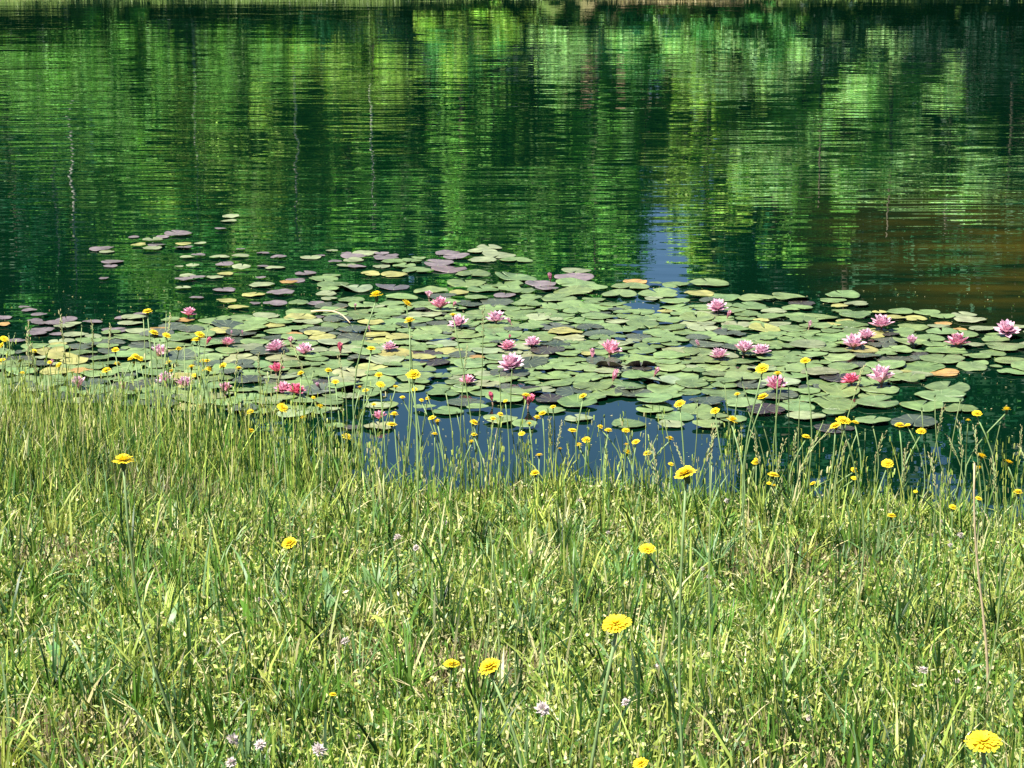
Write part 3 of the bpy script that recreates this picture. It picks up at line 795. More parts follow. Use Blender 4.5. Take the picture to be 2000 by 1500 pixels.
P_("1647,580,68,g 1626,590,54,g 1672,598,48,l 1640,602,34,y 1644,611,40,g 1667,619,62,g 1664,636,66,g 1690,613,26,g 1718,614,30,y 1757,614,54,g 1809,612,54,g 1841,620,48,g 1882,617,50,l 1895,627,62,l 1788,624,46,y 1750,625,40,y 1842,634,34,o 1783,641,62,g 1834,641,46,l 1875,647,28,o 1920,647,56,l 1985,642,40,l 1840,651,62,g 1885,657,52,g 1945,657,48,g 1945,666,56,g 1815,665,60,g 1735,666,58,d 1740,656,34,k 1962,682,80,g 1938,692,54,g 1909,699,58,g 1848,688,86,g 1905,676,40,l 1751,686,66,g 1797,694,34,k 1753,705,80,d 1840,705,88,g 1980,708,80,g")
P_("1803,719,84,g 1900,719,62,g 1845,730,58,o 1917,711,30,g 1945,717,26,g 1979,729,62,g 1770,727,26,y 1776,743,64,g 1850,758,88,g 1839,776,100,g 1640,768,80,g 1716,763,80,g 1706,776,60,g 1712,791,88,g 1632,793,84,g 1801,796,86,g 1878,802,66,g 1705,825,70,g 1786,829,92,d 1630,838,80,k 1630,811,50,g 1640,744,78,k")
P_("1228,831,68,g 1312,832,52,l 1383,834,62,g 1317,816,78,g 1391,816,64,g 1432,821,54,g 1357,801,70,g 1280,803,76,g 1275,783,76,g 1308,774,50,g 1298,761,74,g 1352,754,66,g 1380,787,70,d 1415,771,88,g 1455,790,76,g 1494,806,76,k 1552,796,78,g 1575,816,76,l 1520,776,80,d 1328,738,78,g 1306,722,68,g 1245,738,64,g 1390,720,70,g 1400,735,60,g 1408,710,66,g 1450,741,74,g 1238,771,76,d 1385,742,40,g")
P_("1130,819,56,l 978,823,68,g 1025,834,50,g 908,788,76,d 875,806,60,g 932,800,44,g 1075,803,60,g 1077,784,64,k 1127,791,78,g 1158,780,52,g 1019,770,78,g 865,770,64,g 945,768,58,g 1120,768,72,d 1158,759,80,g 1082,754,72,g 1080,738,74,g 1140,727,66,g 920,716,70,g 1096,718,64,g 862,737,44,g 866,756,46,g 1040,762,44,k 990,758,48,d")
P_("8,622,32,p 5,637,30,o 77,620,32,p 69,628,30,p 79,634,36,p 107,634,44,p 130,626,42,p 142,635,36,l 126,642,42,l 181,631,40,p 83,648,46,p 72,656,40,p 110,654,28,p 34,667,34,p 148,656,50,l 182,660,34,l 115,670,40,l 112,676,38,y 133,671,30,l 240,622,34,p 275,615,30,p 261,623,50,l 225,647,52,p 255,633,50,l 218,654,40,g 333,628,38,g 337,639,54,d 360,626,40,o 385,638,50,g 310,647,34,o 220,671,54,d 154,679,54,d 175,700,42,k 160,691,60,g 620,622,28,p 557,782,50,g 628,748,56,k 532,746,50,d 515,806,46,g 741,836,60,l 830,800,46,g 645,790,60,g 620,806,50,g 740,795,50,l 744,793,70,g 688,778,40,l 560,770,54,g 598,800,60,g 655,835,40,g 690,838,40,k 530,767,50,g 470,765,50,g")
LIL = []
def L_add(s):
    for tok in s.split():
        x_, y_, w_, st, tone = tok.split(',')
        LIL.append(dict(px=float(x_), py=float(y_), w=float(w_), st=st, tone=tone))
L_add("369,617,26,o,m 445,677,25,o,m 541,682,36,o,p 568,674,16,h,p 595,688,32,o,p 665,689,19,b,d 761,683,26,o,p 540,727,28,o,d 553,764,30,o,m 578,768,34,o,d 624,762,14,b,p 440,768,28,h,m 310,692,36,o,p 325,747,32,o,p 362,756,32,o,p 243,763,16,b,m 155,759,30,h,p 741,821,26,o,m 838,586,18,h,p 860,600,34,o,m 886,602,12,b,m 897,633,34,o,p 969,625,34,o,p 997,635,12,b,p 992,681,30,o,m 1041,673,30,o,p 995,667,9,b,d 1000,715,45,o,p 912,750,27,o,m 1032,790,27,h,d 961,786,18,b,d 1075,549,16,b,m 1192,687,40,o,m 1157,701,18,b,m 1198,744,22,b,m 1279,736,17,b,m 1402,604,36,o,p 1421,622,15,b,m 1365,679,12,b,p 1405,697,32,o,p 1453,687,37,o,p 1487,690,32,o,p 1515,758,42,o,m 1580,643,13,b,p 1721,636,40,o,p 1692,659,34,o,p 1667,675,40,o,p 1783,673,25,h,p 1870,670,40,o,m 1965,648,40,o,p 1662,749,33,o,d 1721,743,51,o,p 722,650,9,b,p 452,658,7,b,p 474,658,7,b,p 694,605,9,b,p 405,675,14,b,d 100,718,12,b,m 395,808,13,b,d")
pads = []
for (px, py, w, c) in PADS:
    x_, y_ = on_water(px, py)
    pads.append([x_, y_, 0.5 * w * math.hypot(y_, CAM_H) / F, c])
POLY = [(0, 690), (60, 676), (130, 672), (230, 652), (300, 645), (360, 640), (470, 618), (600, 608), (800, 592), (1000, 590), (1180, 592), (1260, 612), (1330, 596), (1500, 606), (1620, 620), (1700, 640), (1800, 655), (1870, 672), (1900, 690), (1870, 715), (1800, 735), (1690, 765), (1600, 795), (1560, 800), (1480, 775), (1400, 770), (1330, 770), (1240, 765), (1150, 785), (1080, 778), (1000, 785), (930, 775), (850, 762), (760, 765), (690, 785), (640, 810), (560, 815), (450, 800), (300, 795), (150, 790), (-120, 780), (-120, 700)]
def inside(px, py, poly=POLY):
    c = False; j = len(poly) - 1
    for i in range(len(poly)):
        xi, yi = poly[i]; xj, yj = poly[j]
        if (yi > py) != (yj > py) and px < (xj - xi) * (py - yi) / (yj - yi) + xi: c = not c
        j = i
    return c
HOLES = [(860, 722, 26, 8), (845, 747, 18, 6), (1015, 748, 24, 7), (1340, 676, 26, 6), (1255, 752, 36, 8), (1180, 702, 14, 6), (1405, 645, 26, 10), (1265, 596, 40, 8), (1330, 775, 26, 6), (900, 775, 30, 6), (1060, 775, 30, 6), (590, 722, 20, 6), (690, 715, 26, 6), (1500, 745, 18, 5), (500, 755, 30, 6)]
fr = random.Random(21)
big = len(pads)
for k in range(26000):
    px, py = fr.uniform(-120, 2170), fr.uniform(590, 815)
    if not (inside(px, py) or (px > 2010 and 642 < py < 738)): continue
    if any(((px - hx) / hw) ** 2 + ((py - hy) / hh) ** 2 < 1 for hx, hy, hw, hh in HOLES): continue
    f = k / 26000
    rr = fr.uniform(0.058, 0.084) if f < 0.4 else (fr.uniform(0.046, 0.066) if f < 0.7 else fr.uniform(0.03, 0.046))
    x_, y_ = on_water(px, py)
    ok = True
    for q in pads:
        dd = (x_ - q[0]) ** 2 + (y_ - q[1]) ** 2
        if dd < (0.75 * (rr + q[2])) ** 2:
            ok = False; break
    if not ok: continue
    yel = 0.20 if px < 900 else 0.09
    u = fr.random()
    c = 'y' if u < yel * 0.42 and rr < 0.08 else 'o' if u < yel * 0.5 and rr < 0.05 else 'd' if u < yel + 0.05 else 'k' if u < yel + 0.06 else 'l' if u < yel + 0.20 else 'g'
    pads.append([x_, y_, rr, c])
for q in pads:                                     # apparent size decides which ones are built singly
    q.append(q[2] / (math.hypot(q[1], CAM_H)) * math.sqrt(CAM_H / math.hypot(q[1], CAM_H)))
inview = [q for q in pads if abs(q[0]) < q[1] * 0.226]
order = sorted(inview, key=lambda q: -q[4])
single = order[:300]
sset = set(id(q) for q in single)
rest = [q for q in pads if id(q) not in sset]
print('PADS', len(pads), 'in view', len(inview))

# blossoms get their places first: pads are described by the blossoms beside them
for l in LIL:
    l['x'], l['y'] = on_water(l['px'], l['py'] + 0.30 * l['w'])
    l['d'] = l['w'] * math.hypot(l['y'], CAM_H) / F
TN = {'m': 'pink', 'p': 'pale pink', 'd': 'deep pink'}
SN = {'o': 'open', 'h': 'half-open', 'b': 'closed bud'}
LIL.sort(key=lambda l: l['px'])
cnt = {}
for l in LIL:
    key = (l['tone'], l['st']); cnt[key] = cnt.get(key, 0) + 1
    what = '%s %s' % (TN[l['tone']], {'o': 'open lily', 'h': 'half-open lily', 'b': 'lily bud'}[l['st']])
    l['short'] = '%s %s' % (ordw(cnt[key]), what)
    sz = 'large' if l['d'] > 0.085 else 'small' if l['d'] < 0.045 else 'medium'
    l['label'] = '%s %s among the pads, %s of its look from left' % (sz, what, ordw(cnt[key]))

used = {}
def unique(lb):
    used[lb] = used.get(lb, 0) + 1
    return used[lb]
zr = random.Random(9)
def pad_z(i): return 0.006 + 0.010 * zr.random()
cands = []
for q in single:
    best = None
    for l in LIL:
        dx_, dy_ = q[0] - l['x'], q[1] - l['y']
        dd = math.hypot(dx_, dy_)
        if dd < 0.22 and (best is None or dd < best[0]):
            rel = ('under' if dd < q[2] * 0.9 else ('in front of' if dy_ < 0 else 'behind') if abs(dy_) > abs(dx_) else ('left of' if dx_ < 0 else 'right of'))
            best = (dd, rel, l)
    q.append(best)
taken = set()
zone_lists = {}
for q in sorted(single, key=lambda q: (q[5][0] if q[5] else 9)):
    b = q[5]
    if b:
        key = (b[1], b[2]['short'], q[3])
        if key not in taken:
            taken.add(key)
            q.append('%s lily pad nearest %s the %s from left' % (CN[q[3]], b[1], b[2]['short']))
            continue
    q.append(None)
def zone(q):
    px = 1000 + F * q[0] / (q[1] * cp + CAM_H * sp)
    y_ = q[1]
    depth = 'nearest the bank' if y_ < 8.7 else 'in the front half of the carpet' if y_ < 9.5 else 'in the middle of the carpet' if y_ < 10.4 else 'in the rear of the carpet' if y_ < 11.5 else 'along the far rim' if y_ < 12.6 else 'in the scattered far group'
    third = 'left third' if px < 667 else 'middle third' if px < 1333 else 'right third'
    size = 'large' if q[2] > 0.088 else 'small' if q[2] < 0.062 else 'medium'
    return size, CN[q[3]], depth, third
for q in sorted(single, key=lambda q: q[0] / q[1]):
    if q[6] is None:
        z_ = zone(q)
        zone_lists[z_] = zone_lists.get(z_, 0) + 1
        q[6] = '%s %s pad %s, %s, %s from left' % (z_[0], z_[1], z_[2], z_[3], ordw(zone_lists[z_]))

def pad_pose(q, folded=False):
    rot = Euler((zr.gauss(0, 0.03), zr.gauss(0, 0.03), zr.uniform(0, 6.283)))
    return Vector((q[0], q[1], 0.004 + 0.012 * zr.random())), rot
for q in single:
    kk = zr.random()
    me = PAD_ME[zr.randrange(12)] if kk > 0.07 else PAD_ME[12 + zr.randrange(3)]
    o = link('lily_pad', me)
    loc, rot = pad_pose(q)
    o.location, o.rotation_euler = loc, rot
    o.scale = (q[2], q[2], q[2] * zr.uniform(0.8, 1.6))
    c0 = PAL[q[3]]; k = zr.uniform(0.72, 1.25)
    o.color = (c0[0] * k * zr.uniform(0.9, 1.12), c0[1] * k, c0[2] * k * zr.uniform(0.9, 1.1), 1)
    tag(o, q[6], 'lily pad', 'lily pads floating on the pond')
V_, T_, C_, U_ = [], [], [], []
off = 0
for q in rest:
    v_, t_ = PADV[zr.randrange(12)]
    loc, rot = pad_pose(q)
    Mx = np.array(rot.to_matrix())
    vv = (v_ * np.array([q[2], q[2], q[2]])) @ Mx.T + np.array(loc)
    c0 = np.array(PAL[q[3]]) * zr.uniform(0.85, 1.18)
    V_.append(vv); T_.append(t_ + off); off += len(vv)
    C_.append(np.repeat(c0[None], len(vv), 0)); U_.append(v_[:, :2])
tag(link('small_lily_pads', np_mesh('small_lily_pads', np.vstack(V_), np.vstack(T_), M['pad_mass'], cols=np.vstack(C_), smooth=True, uv=np.vstack(U_))),
    'small lily pads filling the gaps of the carpet', 'lily pads', kind='stuff')

# two pads lifted and folded so their dark undersides show
def folded_pad(px, py, w, ang, label, rotz):
    x_, y_ = on_water(px, py)
    rr = 0.5 * w * math.hypot(y_, CAM_H) / F
    v_, t_ = PADV[3]
    v2 = v_.copy()
    up = np.clip(v2[:, 1] + 0.15, 0, None)
    v2[:, 2] += np.sin(np.clip(up * 1.3, 0, 1.5)) * 0.40 * up
    v2[:, 1] -= up * 0.45
    o = link('folded_lily_pad', np_mesh('folded_lily_pad', v2, t_, M['pad'], smooth=True, uv=v_[:, :2]))
    o.location = (x_, y_, 0.015); o.rotation_euler = (0, 0, rotz); o.scale = (rr, rr, rr)
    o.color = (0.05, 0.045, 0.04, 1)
    tag(o, label, 'lily pad', 'lily pads floating on the pond')
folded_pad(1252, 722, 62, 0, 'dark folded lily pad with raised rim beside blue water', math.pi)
folded_pad(1190, 722, 56, 0, 'curled lily pad with black underside left of the folded one', math.pi * 0.9)

# ------------------------------------------------------------------ pollen, seeds and leaf bits on the surface
n = 1000
fx, fy = [], []
while len(fx) < n:
    px, py = fr.uniform(-100, 2050), 560 + 340 * fr.random()
    x_, y_ = on_water(px, py)
    if y_ < float(yshore(x_)) + 0.02: continue
    if fr.random() > 0.45 + 0.55 * math.sin(x_ * 3.1 + 2 * math.sin(y_ * 2.2)) ** 2: continue
    fx.append(x_); fy.append(y_)
P = np.stack([fx, fy, np.full(n, 0.0025)], 1)
an = rng.uniform(0, 6.283, n); ln = rng.uniform(0.002, 0.006, n); wd = ln * rng.uniform(0.3, 0.8, n)
a1 = np.stack([np.cos(an), np.sin(an), np.zeros(n)], 1) * ln[:, None]; b1 = np.stack([-np.sin(an), np.cos(an), np.zeros(n)], 1) * wd[:, None]
up = np.array([0, 0, 0.0012])
vv = np.stack([P - a1, P + b1, P + a1, P - b1, P + up], 1).reshape(-1, 3)
kq = np.arange(n)[:, None] * 5
tri = np.concatenate([kq + np.array([[a_, b_, 4]]) for a_, b_ in ((0, 3), (3, 2), (2, 1), (1, 0))])
put_c = pick_cols(n, [0.05, 0.2, 0.35, 0.35, 0.05])
tag(link('floating_flecks', np_mesh('floating_flecks', vv, tri, M['grass'], cols=np.repeat(put_c, 5, axis=0))), 'pollen seeds and leaf bits floating between the pads', 'flecks', kind='stuff')

# ------------------------------------------------------------------ water lilies
def petal_mesh(L=1.0, W=0.47, cup=0.10, seed=0):
    nu, nv = 6, 3
    V1, U1 = [], []
    for i in range(nu + 1):
        t = i / nu
        wd = W * (max(0.0, math.sin(math.pi * min(1, 0.10 + t * 0.90) ** 1.15)) ** 0.7) * 0.5 + 0.004
        for j in range(nv):
            s = (j / (nv - 1)) * 2 - 1
            V1.append((s * wd, t * L, cup * (abs(s) ** 1.5) * math.sin(math.pi * t) + 0.16 * t * t))
            U1.append((s, t))
    V1 = np.array(V1)
    q = [(i * nv + j, i * nv + j + 1, (i + 1) * nv + j + 1, (i + 1) * nv + j) for i in range(nu) for j in range(nv - 1)]
    tr = quads_to_tris(q)
    nb = len(V1)
    Vb = V1 - np.array([0, 0, 0.012])
    tr = np.vstack([tr, tr[:, ::-1] + nb])
    ev = [i * nv for i in range(nu + 1)]; ew = [i * nv + nv - 1 for i in range(nu + 1)]
    side = [(ev[i + 1], ev[i], ev[i] + nb, ev[i + 1] + nb) for i in range(nu)] + [(ew[i], ew[i + 1], ew[i + 1] + nb, ew[i] + nb) for i in range(nu)]
    tr = np.vstack([tr, quads_to_tris(side)])
    return np_mesh('petal', np.vstack([V1, Vb]), tr, M['petal'], smooth=True, uv=np.array(U1 + U1))
PET = petal_mesh()
PET_W = petal_mesh(1.0, 0.46, 0.2)
def stamen_mesh():
    parts = []
    r = np.random.default_rng(3)
    for k in range(26):
        a_ = k * 2.4; rr = 0.03 + 0.006 * k
        p = np.array([math.cos(a_) * rr, math.sin(a_) * rr, 0.02])
        tip = p + np.array([math.cos(a_) * 0.10, math.sin(a_) * 0.10, 0.26 - 0.004 * k])
        parts.append(tube([p, (p + tip) / 2 + [0, 0, 0.03], tip], [0.016, 0.014, 0.007], 4))
    return np_mesh('stamens', *join(parts), M['stamen'], smooth=True)
STAM = stamen_mesh()
TONE = {'m': (0.96, 0.54, 0.66), 'p': (0.96, 0.66, 0.77), 'd': (0.92, 0.30, 0.44)}
sv, st_ = lathe([(0.0, -0.12), (0.10, -0.08), (0.16, 0.0), (0.12, 0.05), (0.0, 0.06)], 10)
RECEPT = np_mesh('receptacle', sv, st_, M['sepal'], smooth=True)
pv, pt_ = tube([(0, 0, -3.2), (0.06, 0, -1.5), (0, 0, -0.05)], [0.07, 0.075, 0.08], 7)
PSTEM = np_mesh('stem', pv, pt_, M['sepal'], smooth=True)
lr = random.Random(33)
for l in LIL:
    nm = {'o': 'water_lily', 'h': 'water_lily', 'b': 'water_lily_bud'}[l['st']]
    root = bpy.data.objects.new(nm, None); COL.objects.link(root)
    s = l['d'] * 0.68
    ht = 0.016 + 0.010 * lr.random() if l['st'] != 'b' else 0.02
    root.location = (l['x'], l['y'], ht)
    root.rotation_euler = (lr.gauss(0, 0.10) - 0.06, lr.gauss(0, 0.12), lr.uniform(0, 6.28))
    tag(root, l['label'], 'water lily', 'pink water lilies among the pads')
    base = TONE[l['tone']]
    if l['st'] == 'o':
        layers = [(8, 0.18, 1.0, PET), (8, 0.55, 0.98, PET), (7, 0.90, 0.92, PET), (5, 1.18, 0.78, PET)]
        if lr.random() < 0.3: layers = [(7, 0.38, 1.0, PET_W), (8, 0.75, 0.98, PET), (6, 1.08, 0.92, PET)]
    elif l['st'] == 'h':
        s *= 1.15
        layers = [(5, 0.72, 1.0, PET_W), (6, 1.02, 1.0, PET_W), (5, 1.25, 0.92, PET_W)]
    else:
        s = l['d'] * 0.95
        layers = [(4, 1.08, 0.95, PET_W), (4, 1.28, 1.0, PET_W), (3, 1.40, 0.92, PET_W)]
        root.rotation_euler[0] += lr.gauss(0, 0.22); root.rotation_euler[1] += lr.gauss(0, 0.25)
    root.scale = (s, s, s)
    for li, (cn, el, ln, me) in enumerate(layers):
        for k in range(cn):
            o = link('petal', me, root)
            o.rotation_euler = Euler((el + lr.gauss(0, 0.07), 0, (k + 0.5 * (li % 2)) * 2 * math.pi / cn + lr.gauss(0, 0.06)))
            q_ = ln * lr.uniform(0.92, 1.06)
            o.scale = (q_ * lr.uniform(0.9, 1.1), q_, q_)
            o.location = (0, 0, 0.03 * li)
            kk = lr.uniform(0.9, 1.12)
            o.color = (min(0.92, base[0] * kk), base[1] * kk, base[2] * kk, 1)
    if l['st'] == 'o': link('stamens', STAM, root)
    link('receptacle', RECEPT, root)
    link('stem', PSTEM, root)

# ------------------------------------------------------------------ yellow wildflowers
def floret_ring(parts, n_, r_in, r_out, z_in, z_out, wid, ph, r):
    for k in range(n_):
        a_ = ph + (k + r.uniform(-0.2, 0.2)) * 2 * math.pi / n_
        ro = r_out * r.uniform(0.9, 1.06)
        d_ = np.array([math.cos(a_), math.sin(a_), 0]); t_ = np.array([-math.sin(a_), math.cos(a_), 0])
        zo = z_out + r.uniform(-0.05, 0.05)
        p = [d_ * r_in + [0, 0, z_in], d_ * (r_in + ro) * 0.55 + [0, 0, (z_in + zo) * 0.5 + 0.05], d_ * ro + [0, 0, zo]]
        w_ = [wid * 0.5, wid, wid * 0.85]
        vv = []
        for i in range(3):
            vv += [p[i] - t_ * w_[i], p[i] + t_ * w_[i]]
        vv = np.array(vv)
        # toothed tip
        vv = np.vstack([vv, [d_ * (ro * 1.05) + t_ * wid * 0.45 + [0, 0, zo], d_ * (ro * 1.05) - t_ * wid * 0.45 + [0, 0, zo]]])
        tr = np.array([(0, 1, 3), (0, 3, 2), (2, 3, 5), (2, 5, 4), (4, 5, 6), (4, 6, 7)])
        parts.append((vv, tr))
def head_mesh(seed):
    r = np.random.default_rng(seed)
    parts = []
    floret_ring(parts, 23, 0.10, 1.0, 0.10, 0.15, 0.105, 0, r)
    floret_ring(parts, 20, 0.08, 0.80, 0.14, 0.42, 0.09, 0.2, r)
    floret_ring(parts, 15, 0.05, 0.55, 0.18, 0.54, 0.08, 0.1, r)
    floret_ring(parts, 10, 0.02, 0.30, 0.20, 0.60, 0.06, 0.3, r)
    return np_mesh('flower_head', *join(parts), M['yellow'])
HEADS = [head_mesh(s) for s in range(4)]
cv, ct = lathe([(0.09, -0.62), (0.20, -0.50), (0.28, -0.25), (0.30, 0.0), (0.34, 0.12), (0.05, 0.13)], 12)
CUP = np_mesh('flower_cup', cv, ct, M['cup'], smooth=True)
bv, bt = lathe([(0.06, -0.5), (0.24, -0.42), (0.34, -0.1), (0.26, 0.25), (0.14, 0.42), (0.0, 0.46)], 10)
BUD = np_mesh('bud', bv, bt, M['cup'], smooth=True)
YEL = []
def Y_add(s):
    for tok in s.split():
        a_ = [float(v) for v in tok.split(',')]
        YEL.append(dict(px=a_[0], py=a_[1], w=a_[2]))
Y_add("8,662,18 5,674,14 5,703,12 66,687,14 40,705,12 97,708,9 115,713,14 44,729,11 288,609,19 300,650,20 325,655,18 390,654,20 384,664,20 225,684,16 256,701,14 264,697,16 273,701,14 262,709,9 208,724,18 229,711,14 330,709,14 335,724,12 349,682,12 374,717,18 396,706,14 380,733,11 398,724,10")
Y_add("404,705,14 408,723,18 436,714,15 466,720,14 588,730,14 641,724,14 655,746,15 725,681,18 740,733,16 743,751,18 703,757,11 714,763,14 773,755,12 786,776,11 730,790,10 612,777,9 551,797,24 625,795,16 796,733,10 489,805,15 490,842,14 770,810,17 765,829,21 592,815,10 676,853,20 735,578,26 794,593,22 800,628,22 885,615,14")
Y_add("808,733,27 810,761,11 823,782,10 835,779,11 844,816,16 855,824,15 849,848,13 925,826,17 926,849,13 921,863,12 963,818,12 977,810,13 987,783,9 1028,772,19 1049,816,15 1060,808,16 1034,828,12 1019,847,14 1080,795,13 1139,774,16 1118,841,18 1145,860,18 1131,871,16 1172,834,12 1188,841,16 1094,877,12 1053,889,16")
Y_add("1222,841,16 1242,863,17 1223,869,12 1225,884,18 1265,887,17 1308,857,18 1328,789,23 1397,803,19 1429,822,25 1440,770,12 1491,776,23 1489,720,27 1519,730,17 1573,705,20 1574,853,18 1647,822,30 1632,832,24 1670,825,16 1757,832,22 1773,830,12 1799,843,20 1891,821,11 1908,808,20 1966,801,19 1733,906,24 1668,918,14 1668,934,13 1788,960,9 1741,1008,18 1860,991,15 1916,892,25 1912,915,14 1911,974,14 1969,903,24 1988,962,18 1340,927,45 1474,904,14 1477,898,10 1510,928,24 1502,944,10 1512,949,9 1588,944,13 1310,907,12 241,902,42 566,1062,30 1264,1072,32 1204,1219,60 958,1303,46 882,1298,34 1921,1450,72 1252,1492,32 1045,925,18 650,1357,16")
def rooted(px, py, w, size, lmin=0.16, lmax=0.72):
    """depth for a head of this apparent width whose stem is rooted on the bank"""
    d = ray(px, py); slope = -d[2] / d[1]
    y_ = F * size / w
    xs = d[0] / d[1]
    lo, hi = (1.25 - lmax) / (slope - 0.104), (1.25 - lmin) / (slope - 0.104)
    y_ = min(max(y_, lo), hi)
    ym = float(yshore(xs * y_)) - 0.03
    y_ = min(y_, ym)
    return at_depth(px, py, y_)
LEAN = {241: (0.14, 0.06), 735: (0.03, 0), 1966: (-0.05, 0), 1969: (0.16, 0)}
YEL.sort(key=lambda f: f['px'])
cnt = {}
fr2 = random.Random(71)
def ybucket(f):
    px, py, w = f['px'], f['py'], f['w']
    if py > 895 and (w > 27): return 'large yellow flower in the foreground grass'
    if py > 895: return 'small yellow flower low in the grass at the water edge'
    if w >= 20: sz = 'large'
    elif w >= 14: sz = 'medium'
    else: sz = 'tiny'
    side = 'over the left bank' if px < 420 else 'before the left pads' if px < 690 else 'beside the dark blue water' if px < 1080 else 'over the open blue water' if px < 1400 else 'at the right bank'
    return '%s yellow flower %s' % (sz, side)
for f in YEL:
    x_, y_, z_ = rooted(f['px'], f['py'], f['w'], 0.036)
    rad = 0.5 * f['w'] * y_ / F * 1.02
    lx, ly = LEAN.get(int(f['px']), (fr2.gauss(0, 0.03), fr2.gauss(0, 0.02)))
    bx, by = x_ + lx, min(y_ + ly, float(yshore(x_ + lx)) - 0.02)
    bz = float(gz(bx, by))
    root = bpy.data.objects.new('yellow_wildflower', None); COL.objects.link(root)
    root.location = (bx, by, bz)
    b = ybucket(f); cnt[b] = cnt.get(b, 0) + 1
    tag(root, '%s, %s from left' % (b, ordw(cnt[b])), 'flower', 'yellow wildflowers on thin stems')
    hx, hy, hz = x_ - bx, y_ - by, z_ - bz
    zc = hz - rad * 0.55
    t = np.linspace(0, 1, 8)[:, None]
    p0, p3 = np.array([0, 0, -0.02]), np.array([hx, hy, zc])
    bow = np.array([fr2.gauss(0, 0.035), fr2.gauss(0, 0.03), 0])
    path = p0 * (1 - t) + p3 * t + bow * np.sin(np.pi * t) + np.array([hx, hy, 0]) * (t ** 1.6 - t) * -0.4
    sr = 0.0019 + 0.0006 * min(1, rad / 0.02)
    v_, t2 = tube(path, np.linspace(sr * 1.1, sr * 0.9, 8), 6)
    link('stem', np_mesh('stem', v_, t2, M['stem'], smooth=True), root)
    tx, ty = fr2.gauss(0.10, 0.17), fr2.gauss(-0.02, 0.22)
    h = link('flower_head', HEADS[fr2.randrange(4)], root)
    cu = link('flower_cup', CUP, root)
    cu.parent = h
    h.location = (hx, hy, zc + rad * 0.45)
    h.rotation_mode = 'ZYX'
    h.rotation_euler = (tx, ty, fr2.uniform(0, 6.28))
    h.scale = (rad, rad, rad * fr2.uniform(0.8, 1.5))

# ------------------------------------------------------------------ tall stalks: buds and seed heads
def seedhead_mesh(seed):
    r = np.random.default_rng(seed)
    parts = []
    for k in range(26):
        zz = k / 26
        a_ = r.uniform(0, 6.28)
        c = np.array([math.cos(a_) * 0.03, math.sin(a_) * 0.03, zz])
        d_ = np.array([math.cos(a_) * 0.5, math.sin(a_) * 0.5, 1.0]); d_ /= np.linalg.norm(d_)
        parts.append(tube([c, c + d_ * 0.05, c + d_ * 0.10], [0.006, 0.022, 0.003], 4))
    return np_mesh('seed_head', *join(parts), M['stalk'])
SEEDS = [seedhead_mesh(s) for s in range(3)]
STK = [(1826, 773, 'b'), (1800, 798, 'b'), (1876, 780, 'b'), (1842, 799, 's'), (1873, 831, 's'), (1852, 855, 's'), (1904, 840, 's'), (1909, 860, 'b'), (1954, 826, 'b'), (1995, 840, 's'), (1992, 874, 's'),
       (1726, 851, 's'), (1705, 834, 'b'), (1690, 840, 'b'), (1674, 846, 'b'), (1685, 722, 's'), (1608, 823, 'b'), (1624, 835, 's'), (1415, 748, 'b'), (1447, 742, 'b'), (1362, 783, 'b'), (1293, 803, 'b'), (1321, 872, 's'),
       (1392, 838, 's'), (1402, 835, 's'), (1540, 755, 'b'), (1533, 720, 'b'), (1562, 775, 'b'), (1283, 853, 'b'), (1275, 880, 's'), (1074, 823, 's'), (1096, 830, 's'), (1180, 812, 'b'), (944, 607, 's'),
       (912, 680, 's'), (833, 767, 'b'), (870, 764, 'b'), (938, 812, 'b'), (905, 805, 'b'), (892, 806, 'b'), (975, 724, 'b'), (1000, 722, 'b'), (118, 615, 's'), (160, 637, 'b'), (180, 634, 's'), (215, 640, 's'), (54, 640, 's'),
       (30, 652, 'b'), (17, 652, 'b'), (280, 622, 'b'), (325, 610, 'b'), (332, 620, 's'), (376, 672, 'b'), (360, 672, 'b'), (463, 692, 's'), (505, 695, 's'), (407, 637, 'b'), (430, 700, 'b'), (552, 693, 's'), (573, 678, 's'),
       (613, 725, 'b'), (662, 700, 's'), (312, 664, 'b'), (125, 690, 's'), (60, 672, 's'), (1390, 905, 'b'), (957, 1022, 'b'), (963, 1058, 'b'), (1017, 1186, 'b'), (1058, 1175, 'b'), (1445, 845, 's'), (1470, 850, 's'), (1530, 868, 's'), (1555, 845, 's'), (1590, 862, 's'), (1652, 868, 's'), (1770, 880, 's'), (1818, 895, 's'), (1940, 905, 's'), (1460, 800, 'b'), (1490, 830, 'b')]
STK.sort()
cnt = {}
